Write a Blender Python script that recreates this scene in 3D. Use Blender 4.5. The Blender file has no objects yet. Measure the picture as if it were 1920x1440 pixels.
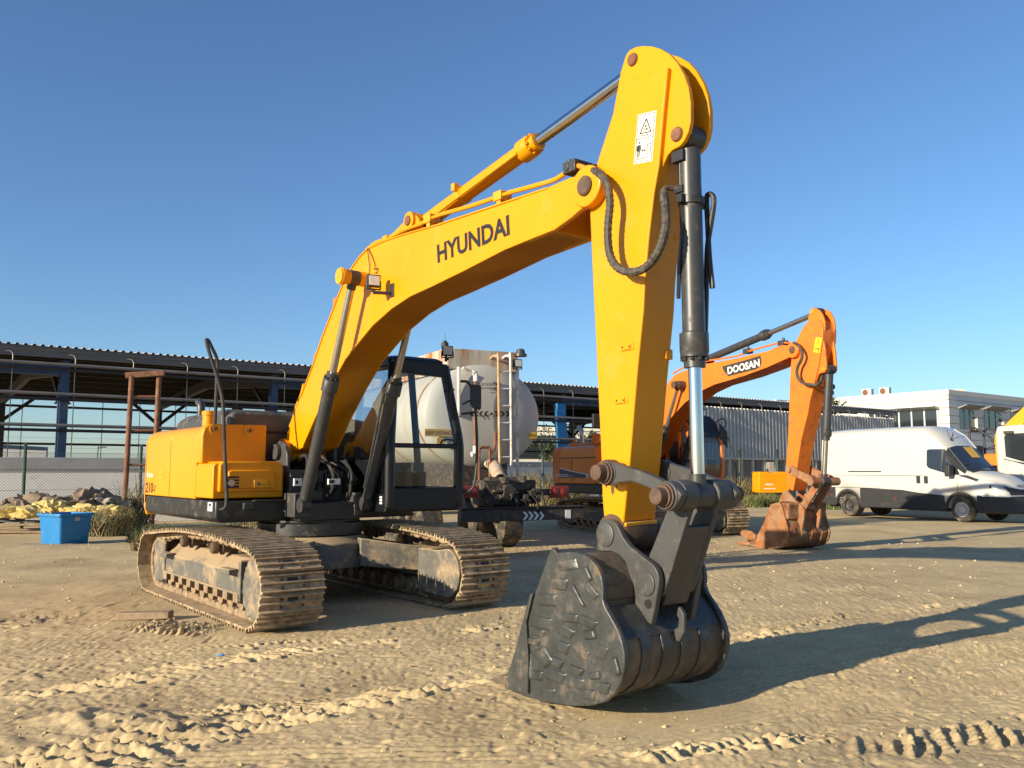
import bpy, bmesh, math, random
import numpy as np
from mathutils import Vector, Matrix
R = math.radians
random.seed(7); rng = np.random.default_rng(7)
scene = bpy.context.scene
COL = scene.collection

# ------------------------------------------------------------------ camera numbers
CAMZ, FPX, PITCH = 1.63, 1620.0, R(5.63)
cp, sp = math.cos(PITCH), math.sin(PITCH)
def ray(px, py):
    a, b = (px - 960) / FPX, (720 - py) / FPX
    return Vector((a, cp - b * sp, sp + b * cp))
def base(y):                                  # the yard falls a little towards the camera
    t = min(max((9.6 - y) / 3.6, 0), 1); return -.135 * t * t * (3 - 2 * t)
def wz(px, py, z=0.0):                       # point of the photo's ray on a level plane
    d = ray(px, py); t = (z - CAMZ) / d.z
    return Vector((d.x * t, d.y * t, z))
def wd(px, py, Y):                           # point of the photo's ray at a depth Y
    d = ray(px, py); t = Y / d.y
    return Vector((d.x * t, Y, CAMZ + d.z * t))

def wg(px, py):
    p = wz(px, py)
    for _ in range(5): p = wz(px, py, base(p.y))
    return p
class Frame:                                 # a machine's own axes: x forward, y to its left, z up
    def __init__(s, x, y, hd):
        s.c = Vector((x, y, 0)); s.h = R(hd)
        s.ex = Vector((math.cos(s.h), math.sin(s.h), 0)); s.ey = Vector((-math.sin(s.h), math.cos(s.h), 0))
    def loc(s, w):
        v = w - s.c; return Vector((v.dot(s.ex), v.dot(s.ey), v.z))
    def _plane(s, px, py, k, val):
        o = s.loc(Vector((0, 0, CAMZ))); d = ray(px, py); d = Vector((d.dot(s.ex), d.dot(s.ey), d.z))
        return o + d * ((val - o[k]) / d[k])
    def y(s, px, py, v): return s._plane(px, py, 1, v)
    def x(s, px, py, v): return s._plane(px, py, 0, v)
    def z(s, px, py, v): return s._plane(px, py, 2, v)
    def xz(s, pts, v): return [(p.x, p.z) for p in (s.y(a, b, v) for a, b in pts)]

# ------------------------------------------------------------------ materials
def nd(nt, t, **kw):
    n = nt.nodes.new(t)
    for k, v in kw.items():
        if k in n.inputs: n.inputs[k].default_value = v
        else: setattr(n, k, v)
    return n
MATS = {}
def pmat(name, col, rough=.5, metal=0.0, var=.12, scale=2.5, dirt=None, damt=.45, dscale=5, up=0.0,
         bump=0.0, bscale=60, coat=0.0, spec=.5, streak=False):
    m = bpy.data.materials.new(name); m.use_nodes = True; nt = m.node_tree; L = nt.links.new
    b = nt.nodes['Principled BSDF']
    b.inputs['Roughness'].default_value = rough; b.inputs['Metallic'].default_value = metal
    b.inputs['Coat Weight'].default_value = coat; b.inputs['Specular IOR Level'].default_value = spec
    tc = nd(nt, 'ShaderNodeTexCoord')
    n1 = nd(nt, 'ShaderNodeTexNoise'); n1.inputs['Scale'].default_value = scale; n1.inputs['Detail'].default_value = 6; n1.inputs['Roughness'].default_value = .65
    mp = nd(nt, 'ShaderNodeMapping'); L(tc.outputs['Object'], mp.inputs['Vector'])
    if streak: mp.inputs['Scale'].default_value = (1, 1, .16)
    L(mp.outputs[0], n1.inputs['Vector'])
    r1 = nd(nt, 'ShaderNodeMapRange'); r1.inputs['From Min'].default_value = .3; r1.inputs['From Max'].default_value = .7
    r1.inputs['To Min'].default_value = 1 - var; r1.inputs['To Max'].default_value = 1 + var; L(n1.outputs['Fac'], r1.inputs['Value'])
    mx = nd(nt, 'ShaderNodeVectorMath', operation='SCALE'); mx.inputs[0].default_value = col[:3]; L(r1.outputs[0], mx.inputs['Scale'])
    out = mx.outputs[0]
    if dirt:
        n2 = nd(nt, 'ShaderNodeTexNoise'); n2.inputs['Scale'].default_value = dscale; n2.inputs['Detail'].default_value = 8; n2.inputs['Roughness'].default_value = .7
        L(mp.outputs[0], n2.inputs['Vector'])
        r2 = nd(nt, 'ShaderNodeMapRange'); r2.inputs['From Min'].default_value = .62 - .3 * damt; r2.inputs['From Max'].default_value = .78 - .2 * damt
        val = n2.outputs['Fac']
        if up:
            g = nd(nt, 'ShaderNodeNewGeometry'); s = nd(nt, 'ShaderNodeSeparateXYZ'); L(g.outputs['Normal'], s.inputs[0])
            ma = nd(nt, 'ShaderNodeMath', operation='MULTIPLY_ADD'); ma.inputs[1].default_value = up; L(s.outputs['Z'], ma.inputs[0]); L(val, ma.inputs[2]); val = ma.outputs[0]
        L(val, r2.inputs['Value'])
        mm = nd(nt, 'ShaderNodeMix', data_type='RGBA'); L(r2.outputs[0], mm.inputs[0]); L(out, mm.inputs[6]); mm.inputs[7].default_value = (*dirt, 1); out = mm.outputs[2]
        rr = nd(nt, 'ShaderNodeMapRange'); rr.inputs['To Min'].default_value = rough; rr.inputs['To Max'].default_value = .9; L(r2.outputs[0], rr.inputs['Value']); L(rr.outputs[0], b.inputs['Roughness'])
        if metal:
            rm = nd(nt, 'ShaderNodeMapRange'); rm.inputs['To Min'].default_value = metal; rm.inputs['To Max'].default_value = 0; L(r2.outputs[0], rm.inputs['Value']); L(rm.outputs[0], b.inputs['Metallic'])
    L(out, b.inputs['Base Color'])
    if bump:
        n3 = nd(nt, 'ShaderNodeTexNoise'); n3.inputs['Scale'].default_value = bscale; n3.inputs['Detail'].default_value = 4; L(tc.outputs['Object'], n3.inputs['Vector'])
        bp = nd(nt, 'ShaderNodeBump'); bp.inputs['Strength'].default_value = bump; bp.inputs['Distance'].default_value = .02; L(n3.outputs['Fac'], bp.inputs['Height']); L(bp.outputs[0], b.inputs['Normal'])
    MATS[name] = m; return m
def glassmat(name, tint, refl=.06):
    m = bpy.data.materials.new(name); m.use_nodes = True; nt = m.node_tree; nt.nodes.clear(); L = nt.links.new
    o = nd(nt, 'ShaderNodeOutputMaterial'); t = nd(nt, 'ShaderNodeBsdfTransparent'); t.inputs[0].default_value = (*tint, 1)
    g = nd(nt, 'ShaderNodeBsdfGlossy'); g.inputs['Roughness'].default_value = .03
    lw = nd(nt, 'ShaderNodeLayerWeight'); lw.inputs[0].default_value = .25
    mr = nd(nt, 'ShaderNodeMapRange'); mr.inputs['To Min'].default_value = refl; mr.inputs['To Max'].default_value = .7; L(lw.outputs['Fresnel'], mr.inputs['Value'])
    mx = nd(nt, 'ShaderNodeMixShader'); L(mr.outputs[0], mx.inputs[0]); L(t.outputs[0], mx.inputs[1]); L(g.outputs[0], mx.inputs[2]); L(mx.outputs[0], o.inputs[0])
    return m
DUST = (.36, .26, .15)
YEL = pmat('yellow_paint', (.68, .268, .0006), .38, var=.06, scale=1.2, dirt=(.50, .27, .03), damt=.20, dscale=3.5, coat=.06, spec=.3, bump=.02, bscale=18)
YELW = pmat('yellow_paint_worn', (.68, .31, .006), .4, var=.1, scale=4, dirt=(.22, .11, .04), damt=.25, dscale=9)
ORG = pmat('orange_paint', (.76, .17, .008), .4, var=.1, scale=2, dirt=(.30, .09, .03), damt=.28, dscale=8, coat=.1)
ORGW = pmat('orange_paint_rusting', (.72, .165, .010), .5, var=.10, scale=4, dirt=(.30, .10, .03), damt=.34, dscale=7)
ORGD = pmat('orange_panel_paint', (.86, .235, .015), .4, var=.06, scale=2, dirt=(.4, .14, .04), damt=.1)
BLK = pmat('black_paint', (.018, .018, .018), .42, var=.2, scale=5, dirt=(.10, .08, .055), damt=.3, dscale=6)
CABK = pmat('black_cab_paint', (.006, .0065, .008), .38, var=.1, scale=3, dirt=(.04, .035, .03), damt=.10, spec=.35)
GRY = pmat('charcoal_steel', (.052, .052, .05), .5, var=.2, scale=5, dirt=(.13, .10, .07), damt=.26, dscale=7, bump=.03, bscale=30)
GRYD = pmat('dark_cylinder_paint', (.04, .04, .04), .4, var=.18, scale=6, dirt=(.12, .10, .07), damt=.2, dscale=12)
FRAME = pmat('dusty_grey_frame', (.11, .105, .09), .65, var=.2, scale=5, dirt=DUST, damt=.45, dscale=4, up=.30)
SHOE = pmat('dusty_track_steel', (.19, .135, .08), .55, var=.35, scale=7, dirt=(.45, .325, .185), damt=.72, dscale=9, up=.10, bump=.12, bscale=40)
LINK = pmat('dusty_link_steel', (.27, .19, .11), .8, var=.35, scale=8, dirt=(.12, .07, .04), damt=.45, dscale=11, bump=.1, bscale=40)
RUST = pmat('rusty_steel', (.075, .045, .030), .75, var=.35, scale=12, dirt=(.13, .075, .043), damt=.5, dscale=14, bump=.1, bscale=60)
RUSTP = pmat('rusty_pipe', (.17, .07, .035), .8, var=.3, scale=4, dirt=(.30, .15, .07), damt=.4, dscale=6)
BUCK = pmat('worn_black_bucket_steel', (.060, .063, .060), .40, metal=.3, var=.35, scale=6, dirt=(.15, .10, .06), damt=.26, dscale=6, bump=.25, bscale=26)
BUCKD = pmat('dusty_bucket_steel', (.09, .07, .048), .62, var=.25, scale=4, dirt=(.20, .14, .085), damt=.5, dscale=4, bump=.08, bscale=20)
ORBK = pmat('rusty_orange_bucket', (.25, .09, .03), .6, var=.5, scale=4, dirt=(.27, .19, .11), damt=.62, dscale=5, bump=.1, bscale=25)
CHR = pmat('chrome_rod', (.62, .62, .62), .12, metal=1.0, var=.05, scale=9)
CHRD = pmat('dull_chrome_rod', (.42, .39, .34), .3, metal=.9, var=.12, scale=9)
RUB = pmat('black_rubber', (.016, .016, .016), .7, var=.2, scale=8, dirt=(.09, .07, .05), damt=.35, dscale=7)
HOSE = pmat('spiral_wrapped_hose', (.04, .035, .03), .6, var=.25, scale=20, dirt=(.12, .095, .065), damt=.5, dscale=20)
TYRE = pmat('dusty_tyre', (.03, .028, .026), .85, var=.2, scale=6, dirt=(.20, .16, .10), damt=.5, dscale=5)
WHITE = pmat('white_van_paint', (.50, .49, .445), .3, var=.03, scale=1, dirt=(.5, .45, .36), damt=.06, dscale=2, coat=.4)
WHT2 = pmat('white_truck_paint', (.45, .45, .42), .4, var=.05, scale=1.5, dirt=(.4, .35, .27), damt=.2, dscale=3)
TANK = pmat('dirty_white_tank_paint', (.43, .415, .365), .5, var=.10, scale=1.2, dirt=(.36, .29, .19), damt=.34, dscale=2.2, streak=True)
TANKR = pmat('rust_streaked_tank_paint', (.50, .46, .37), .6, var=.12, scale=2, dirt=(.30, .11, .02), damt=.72, dscale=3.5, streak=True)
WPIPE = pmat('white_rusting_pipe', (.62, .60, .56), .5, var=.1, scale=3, dirt=(.38, .17, .05), damt=.40, dscale=4)
OPIPE = pmat('orange_rusting_pipe', (.5, .25, .08), .6, var=.2, scale=4, dirt=(.6, .56, .5), damt=.35, dscale=3)
CHAS = pmat('grimy_truck_chassis', (.040, .032, .027), .7, var=.4, scale=8, dirt=(.14, .105, .07), damt=.42, dscale=9, bump=.1, bscale=30)
RED = pmat('red_lamp_plastic', (.22, .02, .015), .4, var=.2, scale=10)
PLAST = pmat('black_plastic', (.02, .02, .021), .55, var=.15, scale=5, dirt=(.08, .07, .055), damt=.2)
HOODK = pmat('grey_black_hood', (.045, .046, .047), .55, var=.15, scale=4, dirt=(.13, .11, .085), damt=.3, up=.1)
LENS = pmat('lamp_lens', (.55, .54, .5), .15, var=.1, scale=30)
STIK = pmat('cream_sticker', (.78, .74, .58), .5, var=.03)
STIKW = pmat('white_sticker', (.72, .72, .68), .5, var=.04)
STIKY = pmat('yellow_sticker', (.75, .52, .01), .5, var=.03)
INK = pmat('black_ink', (.012, .011, .01), .5, var=.05)
LETW = pmat('white_lettering', (.72, .70, .62), .45, var=.03)
LETY = pmat('brown_lettering', (.16, .07, .01), .5, var=.05)
SIGNY = pmat('faded_amber_plate', (.58, .34, .05), .5, var=.1, scale=5)
NAVY = pmat('navy_decal', (.012, .02, .07), .4, var=.05)
DECG = pmat('dark_decal_panel', (.045, .038, .028), .45, var=.1)
DGRN = pmat('green_fence_post', (.03, .065, .05), .6, var=.3, scale=6, dirt=(.12, .12, .09), damt=.3)
WIRE = pmat('grey_wire', (.13, .13, .12), .6, var=.2)
BLUE = pmat('blue_plastic', (.008, .165, .42), .45, var=.08, scale=3, dirt=(.10, .24, .42), damt=.15)
STBLU = pmat('blue_steel_column', (.035, .075, .15), .55, var=.3, scale=1.5, dirt=(.16, .18, .2), damt=.35, dscale=2)
STDK = pmat('dark_steel', (.018, .018, .021), .6, var=.2)
ROOFU = pmat('shade_toned_roof_sheet', (.022, .020, .019), .75, var=.2, scale=.6)  # near-black underside: the shed interior's deep shade is put into the colour
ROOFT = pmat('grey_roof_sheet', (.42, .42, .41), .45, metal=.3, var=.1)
FASC = pmat('brown_grey_fascia', (.13, .12, .115), .6, var=.12, scale=1)
PIPEG = pmat('grey_rail_pipe', (.22, .20, .18), .5, metal=.3, var=.25, scale=1.5)
RIMW = pmat('pale_wheel_rim', (.45, .44, .41), .5, var=.1, scale=20)
CLAD = pmat('silver_corrugated_sheet', (.46, .45, .43), .5, metal=0, var=.06, scale=.5)
CLADL = pmat('dirty_lower_sheet', (.26, .23, .20), .7, var=.2, scale=.8, dirt=(.30, .20, .12), damt=.45, dscale=.8)
POSTW = pmat('cream_post', (.55, .50, .38), .6, var=.15)
CONC = pmat('pale_concrete', (.80, .78, .73), .85, var=.06, scale=.7, dirt=(.55, .52, .46), damt=.15, dscale=1.2)
CONCD = pmat('grey_concrete_cap', (.34, .34, .33), .85, var=.12, scale=1)
BLDW = pmat('cream_white_cladding', (.58, .55, .47), .5, var=.04, scale=.3)
AWN = pmat('grey_awning', (.20, .20, .20), .6)
BLDG = pmat('grey_white_cladding', (.50, .51, .50), .5, var=.04, scale=.3)
WINB = pmat('dark_window_glass', (.02, .024, .026), .08, var=.1, spec=.8)
WOOD = pmat('weathered_board', (.28, .20, .12), .85, var=.3, scale=6, dirt=(.14, .11, .08), damt=.4)
FOAM = pmat('yellow_foam', (.58, .44, .15), .9, var=.25, scale=8, dirt=(.35, .28, .16), damt=.4, bump=.3, bscale=12)
RAG = pmat('brown_cloth', (.19, .14, .10), .95, var=.3, scale=7, bump=.3, bscale=10)
RAG2 = pmat('tan_sheet', (.27, .235, .19), .95, var=.3, scale=7, bump=.3, bscale=10)
WEED = pmat('dry_weed', (.115, .105, .045), .8, var=.4, scale=6)
WEEDY = pmat('straw_weed', (.26, .20, .09), .85, var=.35, scale=6)
WEEDG = pmat('green_weed', (.085, .115, .03), .8, var=.4, scale=6)
LEAF = pmat('tree_foliage', (.07, .085, .035), .8, var=.4, scale=2)
BARK = pmat('bark', (.10, .07, .045), .9, var=.3)
TAN = pmat('tan_plaster', (.46, .42, .34), .85, var=.1, scale=.3)
SEATM = pmat('grey_seat_cloth', (.05, .055, .07), .9, var=.2)
GLASS = glassmat('cab_glass', (.80, .84, .84), .05)
GLASSD = glassmat('dark_glass', (.30, .34, .34), .08)

# ------------------------------------------------------------------ mesh builder
class MB:
    def __init__(s): s.bm = bmesh.new(); s.mi = 0
    def face(s, vs):
        try: f = s.bm.faces.new(vs); f.material_index = s.mi; return f
        except ValueError: return None
    def v(s, p): return s.bm.verts.new(p)
    def prism(s, poly, a, b, axis='y'):
        f = {'y': lambda p, t: (p[0], t, p[1]), 'x': lambda p, t: (t, p[0], p[1]), 'z': lambda p, t: (p[0], p[1], t)}[axis]
        A = [s.v(f(p, a)) for p in poly]; B = [s.v(f(p, b)) for p in poly]; n = len(poly)
        s.face(A); s.face(B[::-1])
        for i in range(n): s.face([A[i], B[i], B[(i + 1) % n], A[(i + 1) % n]])
        return s
    def box(s, x0, x1, y0, y1, z0, z1): return s.prism([(x0, y0), (x1, y0), (x1, y1), (x0, y1)], z0, z1, 'z')
    def beam(s, p0, p1, w, h, up=(0, 0, 1)):
        p0, p1 = Vector(p0), Vector(p1); d = (p1 - p0).normalized(); u = Vector(up)
        if abs(d.dot(u)) > .98: u = Vector((1, 0, 0))
        r = d.cross(u).normalized(); u = r.cross(d)
        A = [s.v(p0 + r * a * w / 2 + u * b * h / 2) for a, b in ((-1, -1), (1, -1), (1, 1), (-1, 1))]
        B = [s.v(p1 + r * a * w / 2 + u * b * h / 2) for a, b in ((-1, -1), (1, -1), (1, 1), (-1, 1))]
        s.face(A[::-1]); s.face(B)
        for i in range(4): s.face([A[i], A[(i + 1) % 4], B[(i + 1) % 4], B[i]])
        return s
    def rings(s, p0, p1, prof, seg=20):          # turned profile [(distance along p0->p1, radius)]
        p0, p1 = Vector(p0), Vector(p1); d = (p1 - p0).normalized(); a = d.orthogonal().normalized(); b = d.cross(a)
        R_ = []
        for t, r in prof:
            R_.append([s.v(p0 + d * t + (a * math.cos(q) + b * math.sin(q)) * max(r, 1e-4)) for q in (2 * math.pi * k / seg for k in range(seg))])
        for A, B in zip(R_[:-1], R_[1:]):
            for i in range(seg): s.face([A[i], A[(i + 1) % seg], B[(i + 1) % seg], B[i]])
        s.face(R_[0][::-1]); s.face(R_[-1]); return s
    def cyl(s, p0, p1, r, seg=20, r1=None):
        L = (Vector(p1) - Vector(p0)).length; return s.rings(p0, p1, [(0, r), (L, r if r1 is None else r1)], seg)
    def tube(s, path, r, seg=8, rad=None):
        P = [Vector(p) for p in path]; n = len(P); T = []
        for i in range(n): T.append((P[min(i + 1, n - 1)] - P[max(i - 1, 0)]).normalized())
        a = T[0].orthogonal().normalized(); prev = None
        for i in range(n):
            a = (a - T[i] * a.dot(T[i])).normalized(); b = T[i].cross(a); rr = rad[i] if rad else r
            ring = [s.v(P[i] + (a * math.cos(q) + b * math.sin(q)) * rr) for q in (2 * math.pi * k / seg for k in range(seg))]
            if prev:
                for k in range(seg): s.face([prev[k], prev[(k + 1) % seg], ring[(k + 1) % seg], ring[k]])
            else: s.face(ring[::-1])
            prev = ring
        s.face(prev); return s
    def quad(s, a, b, c, d): s.face([s.v(a), s.v(b), s.v(c), s.v(d)]); return s
    def poly(s, pts): s.face([s.v(p) for p in pts]); return s
    def strip(s, line, th, y0, y1):              # a plate of thickness th that follows a line of (x, z)
        n = len(line); off = []
        for i in range(n):
            a, b = line[max(i - 1, 0)], line[min(i + 1, n - 1)]; t = Vector((b[0] - a[0], b[1] - a[1])).normalized()
            off.append((line[i][0] - t.y * th, line[i][1] + t.x * th))
        return s.prism(list(line) + off[::-1], y0, y1)
    def loft(s, secs, cap=True):
        V = [[s.v(p) for p in sec] for sec in secs]; n = len(V[0])
        for A, B in zip(V[:-1], V[1:]):
            for i in range(n): s.face([A[i], A[(i + 1) % n], B[(i + 1) % n], B[i]])
        if cap: s.face(V[0][::-1]); s.face(V[-1])
        return s
    def build(s, name, mats, parent=None, bevel=0.0, seg=2, ang=32):
        bmesh.ops.recalc_face_normals(s.bm, faces=s.bm.faces)
        me = bpy.data.meshes.new(name); s.bm.to_mesh(me); s.bm.free()
        for m in (mats if isinstance(mats, (list, tuple)) else [mats]): me.materials.append(m)
        me.polygons.foreach_set('use_smooth', [True] * len(me.polygons)); me.set_sharp_from_angle(angle=R(ang))
        o = bpy.data.objects.new(name, me); COL.objects.link(o)
        if parent: o.parent = parent
        if bevel:
            b = o.modifiers.new('bevel', 'BEVEL'); b.width = bevel; b.segments = seg; b.limit_method = 'ANGLE'; b.angle_limit = R(35); b.harden_normals = False
        return o
def tag(o, label, cat, group=None, kind=None):
    if label: o['label'] = label
    if cat: o['category'] = cat
    if group: o['group'] = group
    if kind: o['kind'] = kind
    return o
def thing(name, label, cat, loc=(0, 0, 0), rz=0.0, group=None):
    o = bpy.data.objects.new(name, None); COL.objects.link(o); o.location = loc; o.rotation_euler = (0, 0, rz); o.empty_display_size = .3
    return tag(o, label, cat, group)
def copy_tree(o, parent=None):
    c = o.copy(); COL.objects.link(c)
    if parent: c.parent = parent
    for ch in [k for k in bpy.data.objects if k.parent == o]: copy_tree(ch, c)
    return c
def text_mesh(txt, mapf, bold=.0, name='lettering', mat=None, parent=None, shear=0.0):
    cu = bpy.data.curves.new('txt', 'FONT'); cu.body = txt; cu.size = 1; cu.offset = bold; cu.shear = shear; cu.resolution_u = 3
    o = bpy.data.objects.new('txt', cu); COL.objects.link(o); bpy.context.view_layer.update()
    me = bpy.data.meshes.new_from_object(o.evaluated_get(bpy.context.evaluated_depsgraph_get()))
    bpy.data.objects.remove(o); bpy.data.curves.remove(cu)
    xs = [v.co.x for v in me.vertices]; ys = [v.co.y for v in me.vertices]
    x0, x1, y0, y1 = min(xs), max(xs), min(ys), max(ys)
    for v in me.vertices: v.co = mapf((v.co.x - x0) / (x1 - x0), (v.co.y - y0) / (y1 - y0))
    me.name = name; me.materials.append(mat); q = bpy.data.objects.new(name, me); COL.objects.link(q)
    if parent: q.parent = parent
    return q
def bilin(BL, BR, TL, off=(0, 0, 0)):
    BL, BR, TL, off = Vector(BL), Vector(BR), Vector(TL), Vector(off)
    return lambda u, v: BL + (BR - BL) * u + (TL - BL) * v + off
def smooth(pts, n=6):                         # Catmull-Rom through points
    P = [Vector(p) for p in pts]; P = [2 * P[0] - P[1]] + P + [2 * P[-1] - P[-2]]; out = []
    for i in range(1, len(P) - 2):
        for k in range(n):
            t = k / n; a, b, c, d = P[i - 1], P[i], P[i + 1], P[i + 2]
            out.append(.5 * ((2 * b) + (c - a) * t + (2 * a - 5 * b + 4 * c - d) * t * t + (3 * b - a - 3 * c + d) * t ** 3))
    out.append(P[-2]); return out
def arc(cx, cz, r, a0, a1, n): return [(cx + r * math.cos(R(a0 + (a1 - a0) * k / n)), cz + r * math.sin(R(a0 + (a1 - a0) * k / n))) for k in range(n + 1)]
# ------------------------------------------------------------------ crawler tracks
def track_path():
    P = [(-1.83 + 3.66 * k / 30, .028) for k in range(31)]
    P += arc(1.83, .412, .384, -90, 78, 18)[1:]
    top = smooth([(p[0], 0, p[1]) for p in [(1.90, .79), (1.45, .835), (.9, .868), (.3, .885), (-.4, .878), (-1.1, .835), (-1.6, .79), (-1.9, .775)]], 6)
    P += [(p.x, p.z) for p in top[1:-1]]
    P += arc(-1.83, .402, .374, 100, 270, 18)
    return P
def make_track(root, yc, out):                # out = -1: outer side towards -y
    pts = track_path()
    if (pts[0][0] - pts[-1][0]) ** 2 + (pts[0][1] - pts[-1][1]) ** 2 < 1e-4: pts = pts[:-1]
    Q = [Vector((a, 0, b)) for a, b in pts]; n = len(Q); cum = [0]
    for i in range(n): cum.append(cum[-1] + (Q[(i + 1) % n] - Q[i]).length)
    tot = cum[-1]; N = 49
    def at(s):
        s %= tot
        for i in range(n):
            if s <= cum[i + 1]:
                return Q[i].lerp(Q[(i + 1) % n], (s - cum[i]) / max(cum[i + 1] - cum[i], 1e-9))
    w = .676 / 2; pit = tot / N; h = pit / 2
    prof = [(-h + .002, -.014), (-h + .001, .012), (-h + .008, .044), (-h + .018, .044), (-h + .030, .008), (-.016, .006), (-.007, .036), (.005, .036), (.014, .006),
            (h - .040, .006), (h - .031, .036), (h - .020, .036), (h - .014, .0), (h - .009, -.006), (h - .009, -.014)]
    m = MB(); lk = MB()
    for k in range(N):
        a, b = at(k * pit - h), at(k * pit + h); c = (a + b) / 2; t = (b - a).normalized(); nn = Vector((t.z, 0, -t.x))
        c = c - nn * .012 if False else c
        j = random.uniform(-.006, .006)
        m.mi = 0; m.prism([((c + t * s + nn * q).x, (c + t * s + nn * q).z) for s, q in prof], yc - w + j, yc + w + j)
        def blk(mb, s0, s1, y0, y1, q0, q1):
            mb.prism([((c + t * s + nn * q).x, (c + t * s + nn * q).z) for s, q in ((s0, q0), (s1, q0), (s1, q1), (s0, q1))], y0, y1)
        m.mi = 1
        blk(m, .012, .050, yc - .055, yc + .055, .002, .0105)     # mud relief slot, a dark pocket
        m.mi = 2
        for yy in (-.115, .115):
            for ss in (-.045, .035): m.rings(c + t * ss + nn * .006 + Vector((0, yc + yy, 0)), c + t * ss + nn * .03 + Vector((0, yc + yy, 0)), [(0, .016), (.014, .016), (.019, .009)], 6)
        for yy in (-.135, .135):
            d = -nn
            p = [c + t * s + d * q for s, q in ((-h * .98, .02), (h * .98, .02), (h * 1.1, .06), (h * .7, .098), (-h * .2, .105), (-h * .85, .085))]
            lk.prism([(v.x, v.z) for v in p], yc + yy - .036, yc + yy + .036)
    tr = m.build('crawler_track', [SHOE, RUB, RUST], root)
    lk.build('link_chain', LINK, tr, .01)
    o, i = yc + out * w, yc - out * w                              # outer and inner edge
    f = MB(); ya, yb = yc + out * .20, yc - out * .20              # side frame between
    f.prism([(ya, .30), (ya, .52), (yc + out * .02, .655), (yb, .655), (yb, .30)], -1.42, 1.30, 'x')
    f.prism([(ya + out * .03, .285), (ya + out * .03, .312), (ya - out * .05, .312), (ya - out * .05, .285)], -1.40, 1.28, 'x')
    f.box(1.28, 1.34, min(ya + out * .02, yb), max(ya + out * .02, yb), .22, .66)
    f.build('track_frame', FRAME, tr, .012)
    y = MB()                                                       # idler fork plate at the rear
    y.prism([(-1.36, .20), (-1.36, .66), (-1.42, .70), (-1.72, .70), (-1.80, .64), (-1.84, .44), (-1.80, .24), (-1.70, .17), (-1.46, .17)], ya - out * .01, ya + out * .025)
    y.prism([(-1.36, .20), (-1.36, .66), (-1.72, .68), (-1.82, .44), (-1.70, .17), (-1.46, .17)], yb - .02, yb + .02)
    y.build('idler_yoke', FRAME, tr, .01)
    for x in (-1.34, .92): st = MB(); st.box(x, x + .30, min(ya, ya + out * .10), max(ya, ya + out * .10), .50, .56); st.build('side_step', FRAME, tr, .008)
    wv = MB(); wv.rings((-1.83, yc + .16, .40), (-1.83, yc - .16, .40), [(0, .05), (0, .20), (.05, .27), (.10, .30), (.22, .30), (.27, .27), (.32, .20), (.32, .05)], 28); wv.build('idler_wheel', FRAME, tr)
    sp = MB(); T = 21; hub = []
    for k in range(T * 4):
        q = 2 * math.pi * k / (T * 4); rr = (.345, .345, .285, .285)[k % 4]; hub.append((1.83 + rr * math.cos(q), .41 + rr * math.sin(q)))
    sp.prism(hub, yc - .035, yc + .035); sp.build('sprocket', FRAME, tr)
    hb = MB(); hb.rings((1.83, yc - out * .05, .41), (1.83, yc + out * .26, .41), [(0, .24), (.12, .26), (.26, .265), (.30, .25), (.31, .0)], 40)
    mud = []                                                      # ragged ring of dried mud round the hub
    for k in range(72):
        q = 2 * math.pi * k / 72; rr = random.uniform(.285, .32); mud.append((1.83 + rr * math.cos(q), .41 + rr * math.sin(q)))
    hb.prism(mud, yc + out * .20, yc + out * .262); hb.build('hub_cover', FRAME, tr, .004)
    gp = MB(); g = [(1.22, .15), (1.22, .66), (1.62, .66)] + arc(1.83, .41, .29, 80, -80, 10) + [(1.62, .13)]
    gp.prism(g, i + out * .02, i + out * .09); gp.build('motor_guard', FRAME, tr, .012)
    for x in (-.62, .48):
        c = MB(); c.rings((x, yc + out * .24, .735), (x, yc - out * .16, .735), [(0, .03), (0, .062), (.02, .07), (.07, .07), (.08, .05), (.10, .05), (.11, .085), (.14, .085), (.15, .06), (.24, .06), (.25, .085), (.29, .085), (.30, .05)], 20)
        c.box(x - .05, x + .05, yc - .02, yc + .04, .64, .70); c.build('carrier_roller', RUST, tr)
    for k in range(9):
        x = -1.28 + k * .315; c = MB()
        c.rings((x, yc + out * .165, .185), (x, yc - out * .265, .185), [(0, .03), (0, .075), (.05, .075), (.06, .10), (.09, .10), (.10, .08), (.33, .08), (.34, .10), (.37, .10), (.38, .075), (.43, .075), (.43, .03)], 18)
        c.box(x - .07, x + .07, yc + out * .20 - .03, yc + out * .20 + .03, .21, .30); c.build('track_roller', LINK, tr)
    return tr
def make_carbody(root):
    m = MB(); m.rings((0, 0, .42), (0, 0, .80), [(0, .60), (.0, .78), (.30, .78), (.38, .66)], 36)
    for sx in (-1, 1):
        for sy in (-1, 1):
            m.loft([[(sx * x - 0 * q, sy * y, z) for x, y, z in ((.15, .45, .44), (.80, .30, .44), (.80, .30, .78), (.15, .45, .78))],
                    [(sx * x, sy * y, z) for x, y, z in ((.62, 1.02, .36), (1.12, 1.02, .36), (1.12, 1.02, .66), (.62, 1.02, .66))]]) if False else \
            m.loft([[Vector((sx * x, sy * y, z)) for x, y, z in ((.15, .45, .44), (.80, .30, .44), (.80, .30, .78), (.15, .45, .78))],
                    [Vector((sx * x, sy * y, z)) for x, y, z in ((.62, 1.02, .36), (1.12, 1.02, .36), (1.12, 1.02, .66), (.62, 1.02, .66))]])
    m.build('carbody', FRAME, root, .012)
    s = MB(); s.rings((0, 0, .80), (0, 0, 1.0), [(0, .60), (.02, .66), (.16, .66), (.18, .62), (.20, .62)], 40); s.build('slewing_ring', BLK, root)
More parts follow.
